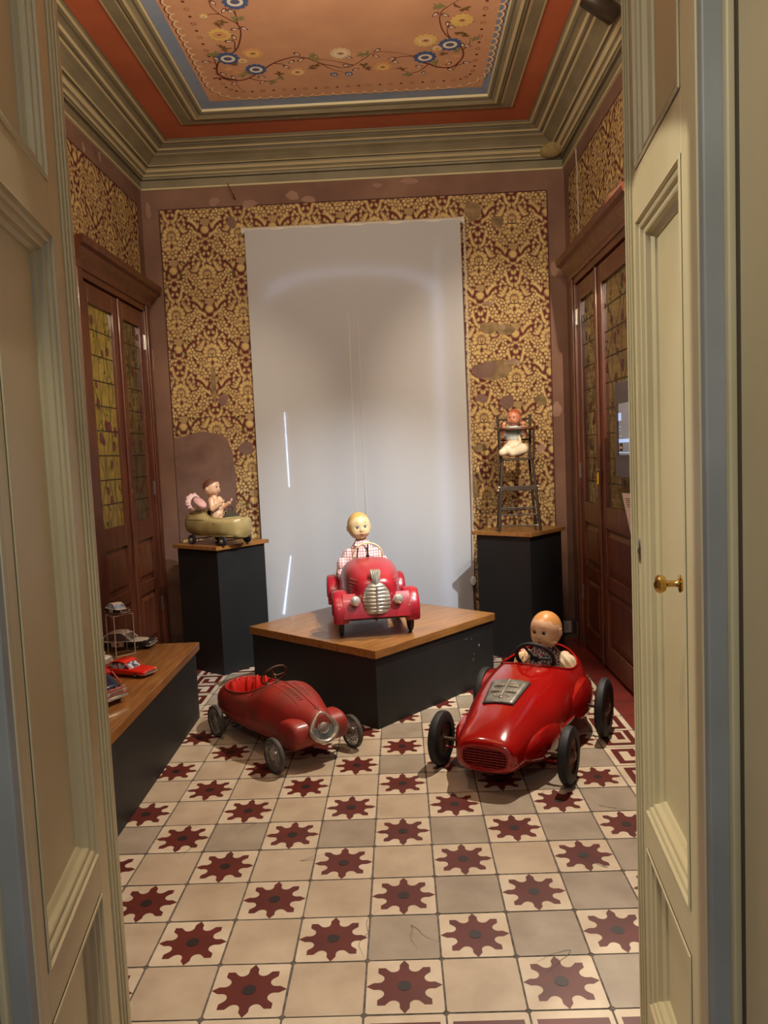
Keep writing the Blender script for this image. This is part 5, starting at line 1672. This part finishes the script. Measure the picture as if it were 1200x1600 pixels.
# local: +x faces the room, seat height .47
SZ = .465
for s in (1, -1):
    for (x0, x1, y0, y1) in ((.085, .125, .095, .130), (-.075, -.125, .090, .125)):
        d = MB(); d.tube([(x1, s * y1, 0.0), (x1 * .98 + x0 * .02, s * (y1 * .98 + y0 * .02), .02), (x0, s * y0, SZ - .005)], [.0085, .010, .0085], 12)
        d.build('leg', M_HCW, hc)
def lp(front, s, z):
    x0, x1, y0, y1 = ((.085, .125, .095, .130) if front else (-.075, -.125, .090, .125)); t = z / (SZ)
    return Vector((x1 + (x0 - x1) * t, s * (y1 + (y0 - y1) * t), z))
for z, r in ((.035, .004), (.105, .0045), (.150, .0045)):
    d = MB(); d.tube([lp(True, 1, z), lp(True, -1, z)], r, 8); d.build('rung', M_HCW, hc)
d = MB(); a_, b2 = lp(True, 1, .275), lp(True, -1, .275); d.box(a_.x - .006, a_.x + .008, b2.y - .012, a_.y + .012, .258, .290); d.build('foot_board', M_HCW, hc, bevel=.003)
for z in (.06, .27):
    for s in (1, -1):
        d = MB(); d.tube([lp(True, s, z), lp(False, s, z)], .0045, 8); d.build('rung', M_HCW, hc)
d = MB(); d.tube([lp(False, 1, .12), lp(False, -1, .12)], .0045, 8); d.build('rung', M_HCW, hc)
for s in (1, -1):
    q = lp(True, s, .285); d = MB(); d.ell((q.x + .012, q.y + s * .014, q.z), .006, .008, .006, 10); d.ell((q.x + .004, q.y + s * .02, q.z - .02), .005, .006, .006, 10)
    d.build('white_knob', M_WHITEPL, hc)
d = MB(); d.prism([(x, y) for x, y in oval(0, .115, .118, 32, 5)], SZ - .012, SZ, 0); d.build('seat', M_HCW, hc, bevel=.003)
for s in (1, -1):
    d = MB(); d.tube([(-.085, s * .098, SZ), (-.105, s * .106, SZ + .285)], [.0095, .009], 12); d.build('back_post', M_HCW, hc)
    d = MB(); d.tube([(.078, s * .104, SZ), (.080, s * .108, SZ + .185)], [.007, .007], 10); d.build('arm_post', M_HCW, hc)
    d = MB(); d.tube([(-.096, s * .104, SZ + .185), (.10, s * .112, SZ + .188)], .0075, 10); d.build('arm_rest', M_HCW, hc)
for z in (.258, .12):
    d = MB(); d.tube([(-.085 - .02 * z / .285, .10, SZ + z), (-.085 - .02 * z / .285, -.10, SZ + z)], .006, 10); d.build('back_rail', M_HCW, hc)
TILT = T(.035, 0, SZ + .196) @ RY(math.radians(9)) @ T(-.035, 0, -SZ - .196)
d = MB()
tp = [(.035, .135)] + [(.045 + .085 * math.sin(a), .135 * math.cos(a)) for a in np.linspace(.25, PI - .25, 16)] + [(.035, -.135)]
d.prism(tp, SZ + .192, SZ + .200, 0, TILT); tr_ = d.build('tray', M_HCW, hc, smooth=False)
d = MB(); d.tube([TILT @ Vector((x, y, SZ + .203)) for x, y in tp], .008, 10); d.build('tray_rim', M_TRAYE, tr_)

# ------------------------------------------------------------------ frilly cushion on the cream car's tail
cu = empty('cushion', (-1.268, 3.02, TH_ + .222), math.radians(-38))
tag(cu, 'small pink frilled cushion resting on the tail of the cream toy car', 'cushion')
M_PINKC = mat('pink_satin', (224, 176, 172), .6, rgb2=(206, 156, 152), scale=10, bump=.2, bscale=40)
d = MB(); d.ell((.030, 0, .048), .058, .036, .026, 24, 0, RY(math.radians(30))); c0 = d.build('cushion_pad', M_PINKC, cu)
d = MB(); rings = []
for t in (0, .5, 1):
    ring = []
    for k in range(100):
        a = 2 * PI * k / 100; R0 = .040 + .020 * t
        ring.append(Vector((-.010 - .030 * t + .007 * t * math.sin(a * 17), R0 * math.cos(a), .050 + R0 * .98 * math.sin(a) + .004 * t * math.sin(a * 11))))
    rings.append(ring)
d.ring_loft(rings, 0, cap=False)
f_ = d.build('cushion_frill', mat('pale_pink_lace', (234, 198, 196), .8), cu); so2 = f_.modifiers.new('s', 'SOLIDIFY'); so2.thickness = .0015

# ------------------------------------------------------------------ tin toy cars and riser on the bench
M_TGLASS = mat('printed_tin_windows', (196, 206, 220), .2, rgb2=(60, 62, 70), scale=55, lo=.45, hi=.55, coat=.6)
M_TDGLASS = mat('dark_tin_windows', (34, 40, 62), .15, coat=.7)
M_CLRW = mat('smoky_plastic_window', (120, 108, 104), .12, coat=.8)
M_TWHITE = mat('white_tin', (226, 222, 212), .3, coat=.5)
M_TBLACK = mat('black_tin', (22, 22, 24), .25, coat=.5)
M_TREDT = mat('bright_red_tin', (222, 36, 20), .25, coat=.6)
M_TDRED = mat('crimson_tin', (170, 24, 34), .25, coat=.5)
M_BADGE = mat('badge_gold', (186, 138, 50), .4)
def tin_car(x, y, z, ang, L, W, H, lower, deck, roof, glass, label, cabx=(-.30, .18), badge=False, beacon=None, stripes=None, round_=2.8):
    r = empty('toy_car', (x, y, z), math.radians(ang)); tag(r, label, 'toy car', 'tin toy cars on the bench plinth' if False else None)
    h = L / 2; wr = H * .20; zb = H * .14; zs = H * .56
    Hb = Hull([(-h, W * .36, zb * 1.3, H * .30, H * .46, 4, 3), (-h * .93, W * .46, zb, H * .32, zs * .96, 4, 4), (-h * .6, W * .49, zb, H * .33, zs, 4.5, 4), (0, W * .5, zb, H * .34, zs, 5, 4), (h * .5, W * .49, zb, H * .33, zs * .98, 4.5, 4), (h * .9, W * .47, zb, H * .32, zs * .86, 4, 4), (h, W * .40, zb * 1.4, H * .30, H * .42, 3.5, 3)], 5)
    d = MB(); Hb.mesh(d, 0, 32)
    n_f = 32
    for fi, f in enumerate(d.f):
        zz_ = sum(d.v[i][2] for i in f) / len(f)
        if zz_ > H * .50: d.m[fi] = 1
    b = d.build('body', [lower, deck], r, angle=50)
    xa, xb = cabx[0] * L, cabx[1] * L
    Hc = Hull([(xa - H * .28, W * .36, zs * .6, zs * .8, zs * .95, 4, 4), (xa, W * .40, zs * .6, zs * .85, H * .90, 4, 4), ((xa + xb) / 2, W * .41, zs * .6, zs * .85, H * .985, 4, 4), (xb - H * .1, W * .40, zs * .6, zs * .85, H * .93, 4, 4), (xb + H * .40, W * .38, zs * .6, zs * .8, zs * .97, 4, 4)], 5)
    d = MB(); Hc.mesh(d, 0, 28); d.build('windows', glass, b, angle=50)
    d = MB()
    xs = np.linspace(xa - H * .02, xb - H * .02, 9)
    rings = [[(xx, W * .395 * sgnpow(math.cos(t), .5), Hc.top(xx, 0) + H * .02 + H * .05 * sgnpow(math.sin(t), .6) - (H * .03 if i in (0, 8) else 0)) for t in [2 * PI * k / 20 for k in range(20)]] for i, xx in enumerate(xs)]
    d.ring_loft(rings, 0)
    for s in (1, -1):
        for (px0, px1) in ((xa, xa - H * .30), ((xa + xb) / 2, (xa + xb) / 2), (xb - H * .02, xb + H * .38)):
            d.tube([(px0, s * W * .385, H * .93), (px1, s * W * .405, zs)], H * .030, 8)
    d.build('roof', roof, b)
    for sx in (-.62, .62):
        for s in (1, -1):
            disc_wheel(r, (sx * h, s * W * .44, wr), wr, W * .10, M_RUB, M_CHROME, 0, s=s, tr=wr * .28)
    for e in (1, -1):
        q = MB(); xx = e * (h + .001)
        q.tube([(xx - e * H * .25, -W * .47, H * .24), (xx + e * .001, -W * .40, H * .24), (xx + e * .002, 0, H * .24), (xx + e * .001, W * .40, H * .24), (xx - e * H * .25, W * .47, H * .24)], H * .045, 8); q.build('bumper', M_CHROME, b)
    q = MB()
    for k in range(3): q.box(h - .006, h + .0015, -W * .34, W * .34, H * (.30 + k * .05), H * (.32 + k * .05))
    q.build('radiator_grille', M_CHROME, b, smooth=False)
    for s in (1, -1):
        q = MB(); q.ell((h - .001, s * W * .33, H * .40), .003, H * .07, H * .07, 12); q.build('headlight', M_GLASSL, b)
    if badge:
        for s in (1, -1):
            q = MB(); y0 = s * (W * .5 + .0004)
            q.box(-L * .10, L * .10, *sorted((y0, y0 + s * .001)), H * .22, H * .55, 0); q.tube([(0, y0, H * .38), (0, y0 + s * .0018, H * .38)], H * .11, 16, 1); q.tube([(0, y0, H * .38), (0, y0 + s * .0022, H * .38)], H * .05, 12, 2)
            q.build('door_badge', [M_TWHITE, M_BADGE, M_TDRED], b, smooth=False)
    if beacon:
        q = MB(); q.lathe([(.0001, 0), (H * .08, 0), (H * .07, H * .10), (.0001, H * .14)], 14, 0, T((xa + xb) / 2, 0, H * 1.02)); q.build('roof_beacon', beacon, b)
    if stripes:
        q = MB()
        for z_ in stripes:
            for s in (1, -1): q.tube([(xx, s * (Hb.side(xx, z_ * H) + .0006), z_ * H) for xx in np.linspace(-h * .95, h * .93, 12)], H * .018, 6)
            q.tube([(h + .0006 - abs(t) * .1, t, z_ * H) for t in np.linspace(-W * .40, W * .40, 7)], H * .018, 6)
        q.build('trim_strips', M_CHROME, b)
    return r
tin_car(-1.24, 1.565, .40, -20, .25, .105, .068, M_TREDT, M_TREDT, M_TREDT, M_TGLASS, 'bright red tin coupe on the bench, in front of the clear riser', (-.26, .06))
tin_car(-1.455, 2.076, .40, -3, .335, .118, .086, M_TBLACK, M_TWHITE, M_TWHITE, M_CLRW, 'black and white tin police car on the bench behind the clear riser', (-.20, .10), badge=True)
tin_car(-1.424, 1.955, .609, -38, .150, .068, .052, M_TBLACK, M_TWHITE, M_TWHITE, mat('pale_blue_tin_windows', (120, 150, 200), .2, rgb2=(200, 214, 230), scale=60), 'little black and white police car standing on top of the clear riser', (-.24, .08), badge=True)
tin_car(-1.25, 1.19, .40, -28, .27, .125, .125, M_TDRED, M_TDRED, M_TDRED, M_TDGLASS, 'crimson tin car with chrome bands and dark windows, nearest on the bench', (-.34, .22), stripes=(.30, .44, .52), beacon=M_TREDT)
tin_car(-1.50, 1.70, .40, -12, .24, .12, .11, M_TWHITE, M_TWHITE, M_TWHITE, M_TDGLASS, 'white rounded tin car mostly hidden by the left door leaf', (-.26, .16))

# clear plastic riser
M_ACR = bpy.data.materials.new('clear_acrylic'); M_ACR.use_nodes = True
ab = M_ACR.node_tree.nodes['Principled BSDF']; ab.inputs['Transmission Weight'].default_value = 1.0; ab.inputs['Roughness'].default_value = .02; ab.inputs['IOR'].default_value = 1.12; ab.inputs['Base Color'].default_value = (.97, .95, .93, 1)
M_ACE = mat('acrylic_polished_edge', (206, 186, 176), .25, coat=.6)
rs = empty('display_riser', (-1.416, 1.882, .40), math.radians(47)); tag(rs, 'clear acrylic box riser on the bench carrying the little police car', 'display stand')
a_, b__, h_ = .102, .085, .208
for nm, q in (('riser_panel', (0, a_, 0, .003, 0, h_)), ('riser_panel', (0, a_, b__ - .003, b__, 0, h_)), ('riser_panel', (0, .003, .003, b__ - .003, 0, h_)), ('riser_panel', (a_ - .003, a_, .003, b__ - .003, 0, h_)), ('riser_panel', (0, a_, 0, b__, h_ - .0005, h_))):
    d = MB(); d.box(*q); d.build(nm, M_ACR, rs, smooth=False)
d = MB(); e = .0016
for x in (0, a_):
    for y in (0, b__): d.box(x - e, x + e, y - e, y + e, 0, h_)
for z in (e, h_ - e):
    for y in (0, b__): d.box(0, a_, y - e, y + e, z - e, z + e)
    for x in (0, a_): d.box(x - e, x + e, 0, b__, z - e, z + e)
d.build('polished_edges', M_ACE, rs, smooth=False)
